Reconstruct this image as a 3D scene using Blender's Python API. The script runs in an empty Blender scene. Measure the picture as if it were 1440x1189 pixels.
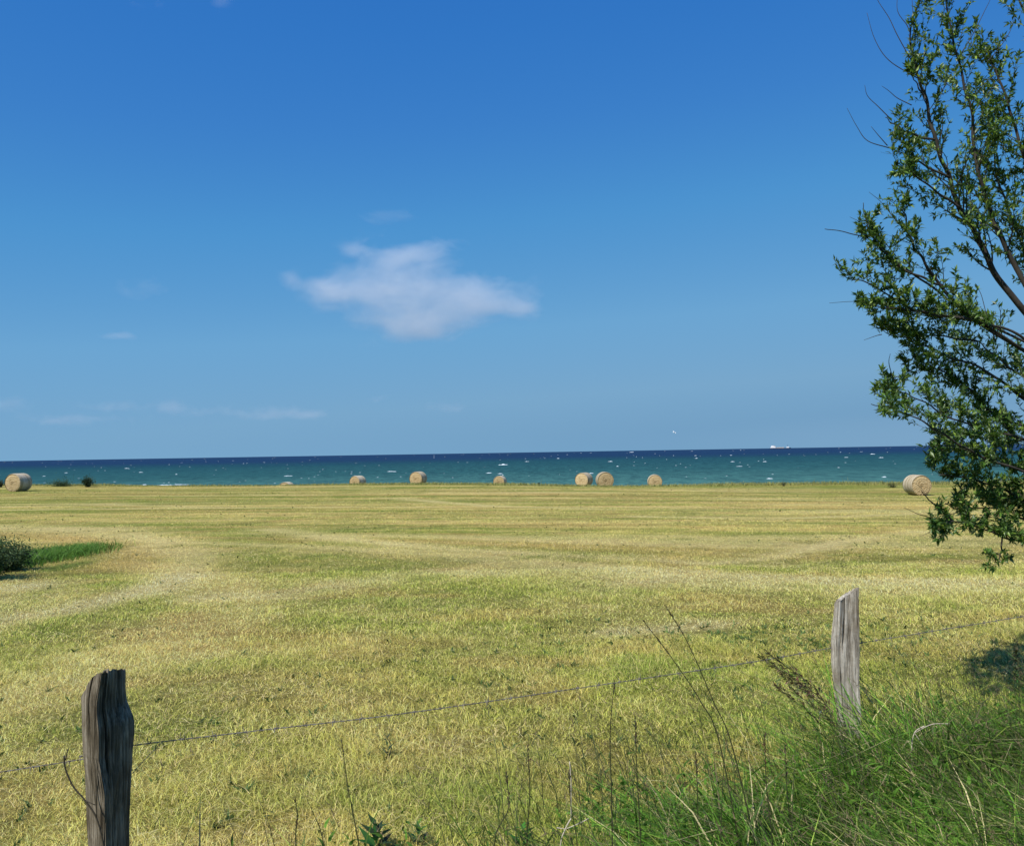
import bpy, math, random
import numpy as np
from mathutils import Vector, Matrix
PI = math.pi
rng = np.random.default_rng(11)
random.seed(11)
scene = bpy.context.scene
C = scene.collection

# ------------------------------------------------------------------ camera
W0, H0, F = 1440.0, 1189.0, 1250.0
EYE = 1.63
PITCH, ROLL = math.radians(1.90), math.radians(0.95)
cd = bpy.data.cameras.new('camera')
cd.sensor_width = 36.0
cd.lens = 36.0 * F / W0
cd.clip_start, cd.clip_end = 0.05, 90000
cam = bpy.data.objects.new('camera', cd)
C.objects.link(cam)
CM = Matrix.Translation((0, 0, EYE)) @ Matrix.Rotation(PI / 2 + PITCH, 4, 'X') @ Matrix.Rotation(-ROLL, 4, 'Z')
cam.matrix_world = CM
scene.camera = cam
R3 = CM.to_3x3()
R3I = np.array(R3.inverted())

def ray(px, py):
    return R3 @ Vector(((px - W0 / 2) / F, -(py - H0 / 2) / F, -1.0))

def at(px, py, Y):
    """world point seen at photo pixel px,py at depth Y metres along the ground"""
    d = ray(px, py)
    k = Y / d.y
    return Vector((d.x * k, Y, EYE + d.z * k))

def proj(P):
    P = np.asarray(P, float) - np.array([0, 0, EYE])
    q = P @ R3I.T
    return W0 / 2 + F * q[..., 0] / -q[..., 2], H0 / 2 - F * q[..., 1] / -q[..., 2]

# ------------------------------------------------------------------ light
SUN_EL = math.radians(50)
sa = Vector((-0.66, -0.75)).normalized()
SDIR = Vector((sa.x * math.cos(SUN_EL), sa.y * math.cos(SUN_EL), math.sin(SUN_EL)))
world = bpy.data.worlds.new('World')
scene.world = world
world.use_nodes = True
nt = world.node_tree
bg = nt.nodes['Background']
sky = nt.nodes.new('ShaderNodeTexSky')
sky.sky_type = 'NISHITA'
sky.sun_disc = False
sky.sun_elevation = SUN_EL
sky.sun_rotation = math.atan2(sa.x, sa.y)
sky.air_density = 1.0
sky.dust_density = 0.0
sky.ozone_density = 1.0
sky.altitude = 0
# the phone camera's rendering of the sky: regrade the physical sky by its own brightness
sg = nt.nodes.new('ShaderNodeSeparateColor'); nt.links.new(sky.outputs[0], sg.inputs[0])
sm = nt.nodes.new('ShaderNodeMath'); sm.operation = 'MULTIPLY'; sm.inputs[1].default_value = 0.10 / 4
nt.links.new(sg.outputs[1], sm.inputs[0])
sr = nt.nodes.new('ShaderNodeValToRGB'); nt.links.new(sm.outputs[0], sr.inputs[0])
EXPO = 0.35
SK = 2 ** -EXPO / 0.10
stops = [(0.030, (0.018, 0.125, 0.48)), (0.0498, (0.031, 0.178, 0.546)), (0.062, (0.045, 0.212, 0.578)), (0.0843, (0.074, 0.292, 0.624)), (0.1368, (0.150, 0.376, 0.645)),
         (0.203, (0.191, 0.386, 0.597)), (0.2475, (0.175, 0.352, 0.552)), (0.5, (0.55, 0.65, 0.75)), (1.0, (2.2, 2.1, 1.9))]
while len(sr.color_ramp.elements) < len(stops): sr.color_ramp.elements.new(0.5)
for k, (p_, c_) in enumerate(stops):
    sr.color_ramp.elements[k].position = p_; sr.color_ramp.elements[k].color = (c_[0] * SK, c_[1] * SK, c_[2] * SK, 1)
nt.links.new(sr.outputs[0], bg.inputs[0])
bg.inputs[1].default_value = 0.10

sl = bpy.data.lights.new('sun', 'SUN')
sl.energy = 4.6
sl.angle = math.radians(0.53)
sl.color = (1.0, 0.95, 0.87)
so = bpy.data.objects.new('sun', sl)
C.objects.link(so)
so.rotation_euler = SDIR.to_track_quat('Z', 'Y').to_euler()
so.location = (0, 0, 40)
scene.view_settings.view_transform = 'Standard'
scene.view_settings.look = 'None'
scene.view_settings.exposure = EXPO
scene.view_settings.gamma = 1.0
scene.cycles.volume_bounces = 2
scene.cycles.max_bounces = 8
scene.cycles.transparent_max_bounces = 8

# ------------------------------------------------------------------ helpers
def tag(o, label=None, cat=None, group=None, kind=None):
    if label: o['label'] = label
    if cat: o['category'] = cat
    if group: o['group'] = group
    if kind: o['kind'] = kind
    return o

def empty(name, loc, rz=0.0):
    o = bpy.data.objects.new(name, None)
    o.empty_display_size = 0.2
    C.objects.link(o)
    o.location = loc
    o.rotation_euler = (0, 0, rz)
    return o

def np_mesh(name, V, T, mat, col=None, parent=None, smooth=False):
    """triangle (or quad) mesh straight from arrays"""
    V = np.asarray(V, np.float32); T = np.asarray(T, np.int32)
    k = T.shape[1]
    me = bpy.data.meshes.new(name)
    me.vertices.add(len(V)); me.vertices.foreach_set('co', V.ravel())
    me.loops.add(T.size); me.loops.foreach_set('vertex_index', T.ravel())
    me.polygons.add(len(T))
    me.polygons.foreach_set('loop_start', np.arange(0, T.size, k, dtype=np.int32))
    me.polygons.foreach_set('loop_total', np.full(len(T), k, np.int32))
    me.polygons.foreach_set('use_smooth', np.full(len(T), smooth, bool))
    if col is not None:
        a = me.attributes.new('col', 'FLOAT_COLOR', 'POINT')
        c4 = np.ones((len(V), 4), np.float32); c4[:, :3] = col
        a.data.foreach_set('color', c4.ravel())
    me.update(calc_edges=True)
    if mat: me.materials.append(mat)
    o = bpy.data.objects.new(name, me)
    C.objects.link(o)
    if parent: o.parent = parent
    return o

class MB:
    """collects pieces of one mesh"""
    def __init__(s): s.v = []; s.f = []; s.c = []
    def add(s, V, Fc, col=None):
        b = len(s.v)
        s.v.extend([tuple(p) for p in V])
        s.f.extend([tuple(i + b for i in f) for f in Fc])
        s.c.extend([col if col is not None else (1, 1, 1)] * len(V))
    def tube(s, pts, rad, n=6, col=None, cap=True):
        pts = [Vector(p) for p in pts]
        m = len(pts)
        if not hasattr(rad, '__len__'): rad = [rad] * m
        V = []; up = Vector((0.31, 0.17, 0.93))
        for i, p in enumerate(pts):
            t = (pts[min(i + 1, m - 1)] - pts[max(i - 1, 0)])
            if t.length < 1e-9: t = Vector((0, 0, 1))
            t.normalize()
            a = t.cross(up)
            if a.length < 1e-3: a = t.cross(Vector((1, 0, 0)))
            a.normalize(); b = t.cross(a)
            for j in range(n):
                q = 2 * PI * j / n
                V.append(p + (a * math.cos(q) + b * math.sin(q)) * rad[i])
        Fc = []
        for i in range(m - 1):
            for j in range(n):
                k = (j + 1) % n
                Fc.append((i * n + j, i * n + k, (i + 1) * n + k, (i + 1) * n + j))
        if cap:
            Fc.append(tuple(range(n - 1, -1, -1)))
            Fc.append(tuple((m - 1) * n + j for j in range(n)))
        s.add(V, Fc, col)
    def build(s, name, mat, parent=None, smooth=True):
        me = bpy.data.meshes.new(name)
        me.from_pydata(s.v, [], s.f)
        a = me.attributes.new('col', 'FLOAT_COLOR', 'POINT')
        a.data.foreach_set('color', np.array([(c[0], c[1], c[2], 1) for c in s.c], np.float32).ravel())
        me.polygons.foreach_set('use_smooth', [smooth] * len(me.polygons))
        me.materials.append(mat); me.update()
        o = bpy.data.objects.new(name, me)
        C.objects.link(o)
        if parent: o.parent = parent
        return o

def _h(ix, iy, seed):
    n = (ix.astype(np.int64) * 374761393 + iy.astype(np.int64) * 668265263 + seed * 1442695041) & 0x7fffffff
    n = ((n ^ (n >> 13)) * 1274126177) & 0x7fffffff
    n = ((n ^ (n >> 15)) * 1103515245 + 12345) & 0x7fffffff
    return ((n ^ (n >> 16)) & 0xffff) / 65535.0

def vnoise(x, y, seed=0):
    x = np.asarray(x, float); y = np.asarray(y, float)
    ix = np.floor(x); iy = np.floor(y)
    fx = x - ix; fy = y - iy
    fx = fx * fx * (3 - 2 * fx); fy = fy * fy * (3 - 2 * fy)
    a = _h(ix, iy, seed); b = _h(ix + 1, iy, seed); c = _h(ix, iy + 1, seed); d = _h(ix + 1, iy + 1, seed)
    return (a * (1 - fx) + b * fx) * (1 - fy) + (c * (1 - fx) + d * fx) * fy

def fbm(x, y, seed=0, oc=4):
    s = 0; a = 0.5; t = 0
    for i in range(oc):
        s = s + a * vnoise(x * 2 ** i + 17.3 * i, y * 2 ** i - 9.1 * i, seed + i); t += a; a *= 0.5
    return s / t

def sstep(a, b, x):
    t = np.clip((np.asarray(x, float) - a) / (b - a), 0, 1)
    return t * t * (3 - 2 * t)

# ------------------------------------------------------------------ terrain
SEA_Z = EYE - 9.0

BALES = [  # pixel x of centre, pixel y of top, distance, yaw of face, (label)
    (26, 665.2, 60.0, 0),
    (403, 677.6, 80.0, 1),
    (503, 667.4, 84.0, 2),
    (588, 662.6, 78.0, 3),
    (703, 668.3, 92.0, 4),
    (821, 664.0, 76.0, 5),
    (850, 664.3, 69.5, 6),
    (920.5, 667.4, 79.0, 7),
    (1289, 666.6, 52.0, 8),
]
BD = 1.22

def ground_nom(x, y):
    x = np.asarray(x, float); y = np.asarray(y, float)
    xc = np.clip(x, -120, 120)
    zf = -0.70 - 0.0125 * xc
    t = sstep(4, 50, y)
    z = zf * t
    yc = 65 - 0.08 * np.clip(x, -60, 60)
    d = np.maximum(y - yc, 0)
    z = z - 0.046 * d * np.clip(d / 4, 0, 1)
    cl = sstep(104, 114, y + 3 * (vnoise(x * 0.06, x * 0 + 3) - 0.5))
    z = z * (1 - cl) + (SEA_Z - 0.3) * cl
    z = z + 0.10 * (fbm(x * 0.09, y * 0.09, 5) - 0.5) * t
    z = z - np.maximum(y - 114, 0) * 0.04
    return z

bale_pos = []; corr = []
for (px, py, D, i) in BALES:
    top = at(px, py, D)
    bz = top.z - BD
    bale_pos.append(Vector((top.x, D, bz)))
    corr.append([top.x, D, bz - float(ground_nom(top.x, D)), 6.0 if D > 65 else 7.0])
# solve the local swells so that the ground passes under every bale
A = np.array([[math.exp(-((a[0] - b[0]) ** 2 + (a[1] - b[1]) ** 2) / (2 * b[3] ** 2)) for b in corr] for a in corr])
wts = np.linalg.solve(A + np.eye(len(corr)) * 0.02, np.array([c[2] for c in corr]))
def ground(x, y):
    z = ground_nom(x, y)
    for c, w in zip(corr, wts):
        z = z + w * np.exp(-((x - c[0]) ** 2 + (y - c[1]) ** 2) / (2 * c[3] ** 2))
    near = 1 - sstep(10, 30, y)
    z = z + near * 0.02 * (fbm(np.asarray(x) * 1.5, np.asarray(y) * 1.5, 9) - 0.5)
    return z
def gz(x, y): return float(ground(np.float64(x), np.float64(y)))
for i, p in enumerate(bale_pos): p.z = gz(p.x, p.y) - 0.015

FA, FB = Vector((-1.36, 2.95)), Vector((1.70, 4.50))     # the two posts in view
FD = (FB - FA).normalized(); FN = Vector((-FD.y, FD.x))  # away from the camera
def fence_d(x, y):
    return (x - FA.x) * FN.x + (y - FA.y) * FN.y

STRAW = np.array([0.70, 0.56, 0.185]); GREEN = np.array([0.27, 0.31, 0.052]); BROWN = np.array([0.50, 0.33, 0.115])
LUSH = np.array([0.065, 0.15, 0.022]); PALE = np.array([0.80, 0.66, 0.28])
SHR = at(20, 822, 12.0)
def ground_at(px, py):
    lo, hi = 2.0, 90.0
    for _ in range(50):
        mid = (lo + hi) / 2; p = at(px, py, mid)
        if p.z > gz(p.x, p.y): lo = mid
        else: hi = mid
    return at(px, py, lo)
TG = ground_at(58, 786); TG2 = ground_at(96, 796); MD = ground_at(42, 824)
# swaths left by the mower: (points, half width as a share of distance, strength, kind)
SWATHS = []
for pts, wd, a_, kind in [
    ([(-60, 741), (60, 743), (150, 749), (230, 762), (270, 785), (255, 810), (190, 835), (90, 858), (-40, 880)], .018, .9, 'p'),
    ([(-60, 736), (100, 736), (220, 741), (330, 747), (420, 760)], .014, .8, 'g'),
    ([(-60, 752), (60, 752), (150, 758), (205, 772), (190, 790), (150, 800)], .022, .9, 'b'),
    ([(-40, 868), (60, 832), (112, 802), (128, 780)], .010, 1.0, 'g'),
    ([(380, 745), (470, 756), (560, 766), (640, 773), (715, 777)], .011, .9, 'p'),
    ([(300, 840), (400, 838), (480, 822), (560, 812), (650, 805), (720, 806)], .020, .55, 'p'),
    ([(300, 855), (440, 872), (560, 880)], .02, .5, 'g'),
    ([(730, 778), (800, 782), (900, 787), (1000, 793), (1080, 785), (1180, 762), (1300, 748)], .010, .95, 'p'),
    ([(760, 792), (880, 800), (960, 812), (860, 825)], .022, .6, 'p'),
    ([(740, 782), (790, 778), (850, 776)], .010, .8, 'g'), ([(1010, 802), (1090, 800), (1200, 790), (1320, 782)], .012, .7, 'g'),
    ([(300, 748), (340, 762), (372, 782), (350, 800)], .02, .6, 'g'),
    ([(620, 690), (760, 694), (900, 700)], .006, .6, 'b'), ([(1020, 701), (1080, 702), (1200, 704)], .004, .9, 'p'), ([(560, 700), (700, 712), (860, 716)], .005, .7, 'p'),
    ([(0, 712), (150, 709), (300, 713)], .005, .7, 'p'), ([(900, 726), (1060, 730), (1300, 722)], .006, .7, 'p'), ([(200, 895), (340, 888), (460, 900), (620, 905)], .022, .5, 'b'),
    ([(200, 960), (380, 950), (520, 955)], .03, .45, 'b'), ([(860, 890), (930, 885), (1000, 880)], .018, .7, 'p'), ([(1020, 885), (1100, 878), (1180, 870), (1290, 880)], .015, .6, 'g')]:
    w_ = [ground_at(a, b) for a, b in pts]
    P = []
    for k in range(len(w_) - 1):
        for q in range(6): P.append(w_[k].lerp(w_[k + 1], q / 6))
    P.append(w_[-1])
    SWATHS.append((np.array([[p.x, p.y] for p in P]), wd, a_, kind))
def swath(x, y, kind):
    out_ = np.zeros_like(x)
    wob = fbm(x * 1.1, y * 1.1, 81, 3); brk = fbm(x * 0.5, y * 0.5, 83, 3)
    for P, wd, a_, k_ in SWATHS:
        if k_ != kind: continue
        mg = 8
        sel = np.where((x > P[:, 0].min() - mg) & (x < P[:, 0].max() + mg) & (y > P[:, 1].min() - mg) & (y < P[:, 1].max() + mg))[0]
        if not len(sel): continue
        best = np.full(len(sel), 1e9); xs_, ys_ = x[sel], y[sel]
        for k in range(len(P) - 1):
            ax_, ay_ = P[k]; dx, dy = P[k + 1] - P[k]; l2 = dx * dx + dy * dy + 1e-9
            t_ = np.clip(((xs_ - ax_) * dx + (ys_ - ay_) * dy) / l2, 0, 1)
            best = np.minimum(best, np.hypot(xs_ - ax_ - t_ * dx, ys_ - ay_ - t_ * dy))
        w_ = wd * ys_ * 1.3 * (0.5 + 1.1 * wob[sel]) * (1 + ys_ / 25)
        out_[sel] = np.maximum(out_[sel], a_ * np.exp(-(best / w_) ** 2) * (0.45 + 0.9 * brk[sel]))
    return np.clip(out_, 0, 1)
def field_mix(x, y):
    """weights straw, green, brown, lush, pale"""
    x = np.asarray(x, float); y = np.asarray(y, float)
    wx = x + 6 * (fbm(x * 0.05, y * 0.05, 21) - 0.5)
    # mowing lines bend round the shrub on the left and run along the shore elsewhere
    r = np.hypot((x + 11.5) * 0.85, y - 9)
    k = 1 - sstep(6, 17, r)
    wy = (y + 0.22 * x * (1 - sstep(15, 60, y)) + 3.5 * (fbm(x * 0.03, y * 0.05, 22) - 0.5)) * (1 - k) + r * k
    s1 = fbm(wx * 0.045, wy * 0.55, 23, 5)
    s2 = fbm(wx * 0.10, wy * 1.5, 24, 4)
    s3 = fbm(x * 1.6, y * 2.0, 25, 4)
    s4 = fbm(x * 0.5, y * 0.6, 26, 4)
    s5 = fbm(x * 5, y * 5, 29, 3)
    far = sstep(12, 26, y)
    g = 0.38 + 0.08 * far + (1.4 + 0.7 * far) * (s1 - 0.5) + (0.8 + 1.0 * far) * (s2 - 0.5) + 0.8 * (s3 - 0.5) + 0.6 * (s4 - 0.5) + 0.5 * (s5 - 0.5)
    g = np.clip(g + 0.30 * sstep(42, 60, y), 0, 1)
    g = np.clip(g + 0.55 * swath(x, y, 'g'), 0, 1)
    br = np.maximum(sstep(0.55, 0.72, fbm(wx * 0.09 + 5, wy * 0.6, 27, 4)), sstep(0.56, 0.70, fbm(x * 0.9 + 5, y * 1.3, 37, 4))) * 0.42
    br = np.maximum(br, 0.9 * swath(x, y, 'b'))
    br = np.maximum(br, 0.40 * np.exp(-(((x + 1.3) / 1.5) ** 2 + ((y - 6.0) / 0.5) ** 2)))
    br = np.maximum(br, 0.35 * np.exp(-(((x + 2.6) / 1.2) ** 2 + ((y - 4.3) / 0.7) ** 2)))
    br = np.maximum(br, 0.30 * np.exp(-(((x + 0.6) / 1.4) ** 2 + ((y - 5.1) / 0.5) ** 2)))
    pale = sstep(0.56, 0.76, fbm(wx * 0.07 + 9, wy * 0.8, 28, 4)) * 0.55
    pale = np.maximum(pale, swath(x, y, 'p'))
    pale = np.maximum(pale, 0.9 * np.exp(-(((x - MD.x) / 0.45) ** 2 + ((y - MD.y) / 0.6) ** 2)))
    lush = np.zeros_like(x)
    for (cx, cy, rx, ry, a) in [(TG.x, TG.y, 0.48, 1.8, 1.0), (TG2.x, TG2.y, 0.25, 1.0, 0.7)]:
        lush = np.maximum(lush, a * np.exp(-(((x - cx) / rx) ** 2 + ((y - cy) / ry) ** 2) ** 1.6))
    fd = fence_d(x, y)
    v = (1 - sstep(-0.3, 0.3, fd + 0.5 * (s3 - 0.5))) * sstep(-0.6, 1.3, x)
    lush = np.maximum(lush, v)
    lush = np.maximum(lush, 0.28 * sstep(0.60, 0.75, fbm(x * 0.9, y * 0.9, 31, 3)))
    g = np.clip(g + 0.35 * (1 - sstep(0.3, 1.5, fd)) * sstep(-2, 1, x), 0, 1)
    pale = pale * (1 - lush)
    return g, br, pale, lush
def field_col(x, y, jit=None):
    g, br, pale, lush = field_mix(x, y)
    g2 = g if jit is None else np.clip(g + jit, 0, 1)
    c = STRAW[None] * (1 - g2[:, None]) + GREEN[None] * g2[:, None]
    c = c * (1 - br[:, None]) + BROWN[None] * br[:, None]
    c = c * (1 - pale[:, None] * 0.95) + PALE[None] * pale[:, None] * 0.95
    c = c * (1 - lush[:, None]) + LUSH[None] * lush[:, None]
    return c

# ------------------------------------------------------------------ materials
def mat(name):
    m = bpy.data.materials.new(name); m.use_nodes = True
    n = m.node_tree.nodes; n.clear()
    out = n.new('ShaderNodeOutputMaterial')
    return m, m.node_tree, out
def N(t, kind, **kw):
    n = t.nodes.new(kind)
    for k, v in kw.items():
        if isinstance(k, str) and k in n.inputs: n.inputs[k].default_value = v
        else: setattr(n, k, v)
    return n
def L(t, a, b): t.links.new(a, b)
def math_n(t, op, a, b=None, clamp=False):
    n = t.nodes.new('ShaderNodeMath'); n.operation = op; n.use_clamp = clamp
    for i, v in enumerate((a, b)):
        if v is None: continue
        if hasattr(v, 'links'): t.links.new(v, n.inputs[i])
        else: n.inputs[i].default_value = v
    return n.outputs[0]
def ramp(t, fac, stops):
    r = t.nodes.new('ShaderNodeValToRGB')
    e = r.color_ramp.elements
    while len(e) < len(stops): e.new(0.5)
    for k, (p, c) in enumerate(stops):
        e[k].position = p; e[k].color = (c[0], c[1], c[2], 1)
    t.links.new(fac, r.inputs[0]); return r.outputs[0]
def mixc(t, f, a, b, mode='MIX'):
    n = t.nodes.new('ShaderNodeMix'); n.data_type = 'RGBA'; n.blend_type = mode
    for s, v in ((n.inputs[0], f), (n.inputs[6], a), (n.inputs[7], b)):
        if hasattr(v, 'links'): t.links.new(v, s)
        elif hasattr(v, '__len__'): s.default_value = (v[0], v[1], v[2], 1)
        else: s.default_value = v
    return n.outputs[2]

def blade_mat(name, trans=0.35, rough=0.6, spec=0.25):
    m, t, out = mat(name)
    a = N(t, 'ShaderNodeAttribute', attribute_name='col')
    p = N(t, 'ShaderNodeBsdfPrincipled', Roughness=rough)
    p.inputs['Specular IOR Level'].default_value = spec
    tr = N(t, 'ShaderNodeBsdfTranslucent')
    L(t, a.outputs['Color'], p.inputs['Base Color']); L(t, a.outputs['Color'], tr.inputs['Color'])
    mx = N(t, 'ShaderNodeMixShader'); mx.inputs[0].default_value = trans
    L(t, p.outputs[0], mx.inputs[1]); L(t, tr.outputs[0], mx.inputs[2]); L(t, mx.outputs[0], out.inputs[0])
    return m
M_blade = blade_mat('grass_blades')
M_leaf = blade_mat('willow_leaves', 0.38, 0.42, 0.5)

# soil and thatch
m, t, out = mat('field_ground'); M_ground = m
a = N(t, 'ShaderNodeAttribute', attribute_name='col')
geo = N(t, 'ShaderNodeNewGeometry')
n1 = N(t, 'ShaderNodeTexNoise', Scale=38.0, Detail=5.0, Roughness=0.75)
n2 = N(t, 'ShaderNodeTexNoise', Scale=5.0, Detail=6.0, Roughness=0.7)
L(t, geo.outputs['Position'], n1.inputs['Vector']); L(t, geo.outputs['Position'], n2.inputs['Vector'])
f = math_n(t, 'ADD', math_n(t, 'MULTIPLY', n1.outputs[0], 0.55), math_n(t, 'MULTIPLY', n2.outputs[0], 0.45))
c = ramp(t, f, [(0.30, (0.30, 0.28, 0.25)), (0.5, (0.80, 0.80, 0.78)), (0.68, (1.25, 1.22, 1.2))])
c = mixc(t, 1.0, a.outputs['Color'], c, 'MULTIPLY')
p = N(t, 'ShaderNodeBsdfPrincipled', Roughness=0.95); p.inputs['Specular IOR Level'].default_value = 0.1
L(t, c, p.inputs['Base Color'])
bm = N(t, 'ShaderNodeBump', Strength=0.8, Distance=0.05); L(t, f, bm.inputs['Height']); L(t, bm.outputs[0], p.inputs['Normal'])
L(t, p.outputs[0], out.inputs[0])

def simple(name, c1, c2, scale=8.0, rough=0.7, bump=0.2, stretch=(1, 1, 1), metal=0.0, dist=0.01, det=5.0, coord='Object', spec=0.3):
    m, t, out = mat(name)
    tc = N(t, 'ShaderNodeTexCoord'); mp = N(t, 'ShaderNodeMapping'); mp.inputs['Scale'].default_value = stretch
    n = N(t, 'ShaderNodeTexNoise', Scale=scale, Detail=det, Roughness=0.65)
    L(t, tc.outputs[coord], mp.inputs[0]); L(t, mp.outputs[0], n.inputs['Vector'])
    c = ramp(t, n.outputs[0], [(0.3, c1), (0.7, c2)])
    p = N(t, 'ShaderNodeBsdfPrincipled', Roughness=rough, Metallic=metal); p.inputs['Specular IOR Level'].default_value = spec
    L(t, c, p.inputs['Base Color'])
    bm = N(t, 'ShaderNodeBump', Strength=bump, Distance=dist); L(t, n.outputs[0], bm.inputs['Height']); L(t, bm.outputs[0], p.inputs['Normal'])
    L(t, p.outputs[0], out.inputs[0])
    return m
M_wire = simple('galvanised_wire', (0.10, 0.085, 0.07), (0.27, 0.25, 0.235), 30, 0.6, 0.1, metal=0.15)
M_bark = simple('willow_bark', (0.018, 0.015, 0.012), (0.065, 0.055, 0.042), 14, 0.9, 0.6, (1, 1, 0.3))
M_foam = simple('foam', (0.34, 0.44, 0.48), (0.74, 0.79, 0.81), 1.2, 0.8, 0.3)
M_stem = blade_mat('dry_stems', 0.1)
M_white = simple('white_paint', (0.70, 0.70, 0.70), (0.82, 0.82, 0.82), 0.1, 0.5, 0.0)
M_grey = simple('dark_hull_paint', (0.05, 0.07, 0.12), (0.08, 0.10, 0.16), 0.1, 0.5, 0.0)
M_buff = simple('buff_paint', (0.50, 0.42, 0.36), (0.60, 0.52, 0.46), 0.1, 0.5, 0.0)
M_gull = simple('gull_feathers', (0.70, 0.71, 0.73), (0.85, 0.85, 0.85), 20, 0.7, 0.0)

def wood_mat(name, lo, mid, hi, seedv):
    m, t, out = mat(name)
    tc = N(t, 'ShaderNodeTexCoord')
    mp = N(t, 'ShaderNodeMapping'); mp.inputs['Scale'].default_value = (1, 1, 0.055); mp.inputs['Location'].default_value = (seedv, 0, 0)
    L(t, tc.outputs['Object'], mp.inputs[0])
    g1 = N(t, 'ShaderNodeTexNoise', Scale=130.0, Detail=6.0, Roughness=0.7, Distortion=0.4)
    g2 = N(t, 'ShaderNodeTexNoise', Scale=34.0, Detail=4.0, Roughness=0.6, Distortion=0.6)
    L(t, mp.outputs[0], g1.inputs['Vector']); L(t, mp.outputs[0], g2.inputs['Vector'])
    st = N(t, 'ShaderNodeTexNoise', Scale=9.0, Detail=5.0, Roughness=0.7); L(t, tc.outputs['Object'], st.inputs['Vector'])
    f = math_n(t, 'ADD', math_n(t, 'MULTIPLY', g1.outputs[0], 0.5), math_n(t, 'MULTIPLY', g2.outputs[0], 0.5))
    c = ramp(t, f, [(0.34, lo), (0.46, mid), (0.66, hi)])
    s2 = ramp(t, st.outputs[0], [(0.35, (0.62, 0.58, 0.52)), (0.6, (1.05, 1.05, 1.05))])
    c = mixc(t, 1.0, c, s2, 'MULTIPLY')
    p = N(t, 'ShaderNodeBsdfPrincipled', Roughness=0.85); p.inputs['Specular IOR Level'].default_value = 0.2
    L(t, c, p.inputs['Base Color'])
    bm = N(t, 'ShaderNodeBump', Strength=1.0, Distance=0.012); L(t, f, bm.inputs['Height']); L(t, bm.outputs[0], p.inputs['Normal'])
    L(t, p.outputs[0], out.inputs[0])
    return m
M_wood_pale = wood_mat('pale_weathered_oak', (0.030, 0.022, 0.016), (0.27, 0.242, 0.20), (0.68, 0.64, 0.565), 0.0)
M_wood_dark = wood_mat('grey_weathered_oak', (0.006, 0.005, 0.003), (0.095, 0.078, 0.052), (0.40, 0.355, 0.28), 3.7)

# ------------------------------------------------------------------ ground sheet
def grid(xs, ys):
    X, Y = np.meshgrid(xs, ys)
    nx, ny = len(xs), len(ys)
    i = np.arange(ny - 1)[:, None] * nx + np.arange(nx - 1)[None]
    T = np.stack([i, i + 1, i + nx + 1, i + nx], -1).reshape(-1, 4)
    return X.ravel(), Y.ravel(), T
xs = np.concatenate([[-2500, -1200, -600, -300, -160, -110], np.arange(-80, -12, 0.6), np.arange(-12, 12, 0.16), np.arange(12, 80.1, 0.6), [110, 160, 300, 600, 1200, 2500]])
ys = np.concatenate([[-600, -200, -60, -20, -8, -3], np.arange(0, 14, 0.14), np.arange(14, 118, 0.3), [122, 130, 145, 170, 220]])
X, Y, T = grid(xs, ys)
Z = ground(X, Y)
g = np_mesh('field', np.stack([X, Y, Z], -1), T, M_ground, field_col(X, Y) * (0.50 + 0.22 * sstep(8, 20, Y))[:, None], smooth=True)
tag(g, kind='structure')

# ------------------------------------------------------------------ sea
m, t, out = mat('sea_water'); M_sea = m
geo = N(t, 'ShaderNodeNewGeometry'); sx = N(t, 'ShaderNodeSeparateXYZ'); L(t, geo.outputs['Position'], sx.inputs[0])
lg = math_n(t, 'LOGARITHM', math_n(t, 'MAXIMUM', sx.outputs[1], 60.0), 10.0)
mp = N(t, 'ShaderNodeMapping'); mp.inputs['Scale'].default_value = (0.0035, 0.006, 1); L(t, geo.outputs['Position'], mp.inputs[0])
pn = N(t, 'ShaderNodeTexNoise', Scale=1.0, Detail=4.0); L(t, mp.outputs[0], pn.inputs['Vector'])
lg2 = math_n(t, 'ADD', lg, math_n(t, 'MULTIPLY', math_n(t, 'SUBTRACT', pn.outputs[0], 0.5), 0.18))
f = math_n(t, 'DIVIDE', math_n(t, 'SUBTRACT', lg2, 2.3), 1.5, True)     # 200 m .. 6 km : shoal water to deep water
base = ramp(t, f, [(0.0, (0.062, 0.165, 0.150)), (0.08, (0.046, 0.138, 0.130)), (0.22, (0.022, 0.090, 0.096)), (0.42, (0.012, 0.064, 0.082)), (0.52, (0.010, 0.044, 0.082)), (0.62, (0.009, 0.035, 0.086)), (1.0, (0.010, 0.036, 0.088))])
# wave-crest mottling
mp2 = N(t, 'ShaderNodeMapping'); mp2.inputs['Scale'].default_value = (0.35, 0.10, 1); L(t, geo.outputs['Position'], mp2.inputs[0])
wn = N(t, 'ShaderNodeTexNoise', Scale=1.0, Detail=6.0, Roughness=0.7); L(t, mp2.outputs[0], wn.inputs['Vector'])
wc = ramp(t, wn.outputs[0], [(0.35, (0.55, 0.60, 0.66)), (0.52, (1, 1, 1)), (0.70, (1.55, 1.45, 1.35))])
base = mixc(t, 1.0, base, wc, 'MULTIPLY')
dif = N(t, 'ShaderNodeBsdfDiffuse'); L(t, base, dif.inputs['Color'])
gl = N(t, 'ShaderNodeBsdfGlossy', Roughness=0.35)
bm = N(t, 'ShaderNodeBump', Strength=1.0, Distance=1.2); L(t, wn.outputs[0], bm.inputs['Height'])
L(t, bm.outputs[0], gl.inputs['Normal']); L(t, bm.outputs[0], dif.inputs['Normal'])
mx = N(t, 'ShaderNodeMixShader'); mx.inputs[0].default_value = 0.045
L(t, dif.outputs[0], mx.inputs[1]); L(t, gl.outputs[0], mx.inputs[2]); L(t, mx.outputs[0], out.inputs[0])
xs = np.array([-60000, -20000, -6000, -2000, -600, 0, 600, 2000, 6000, 20000, 60000.])
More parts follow.
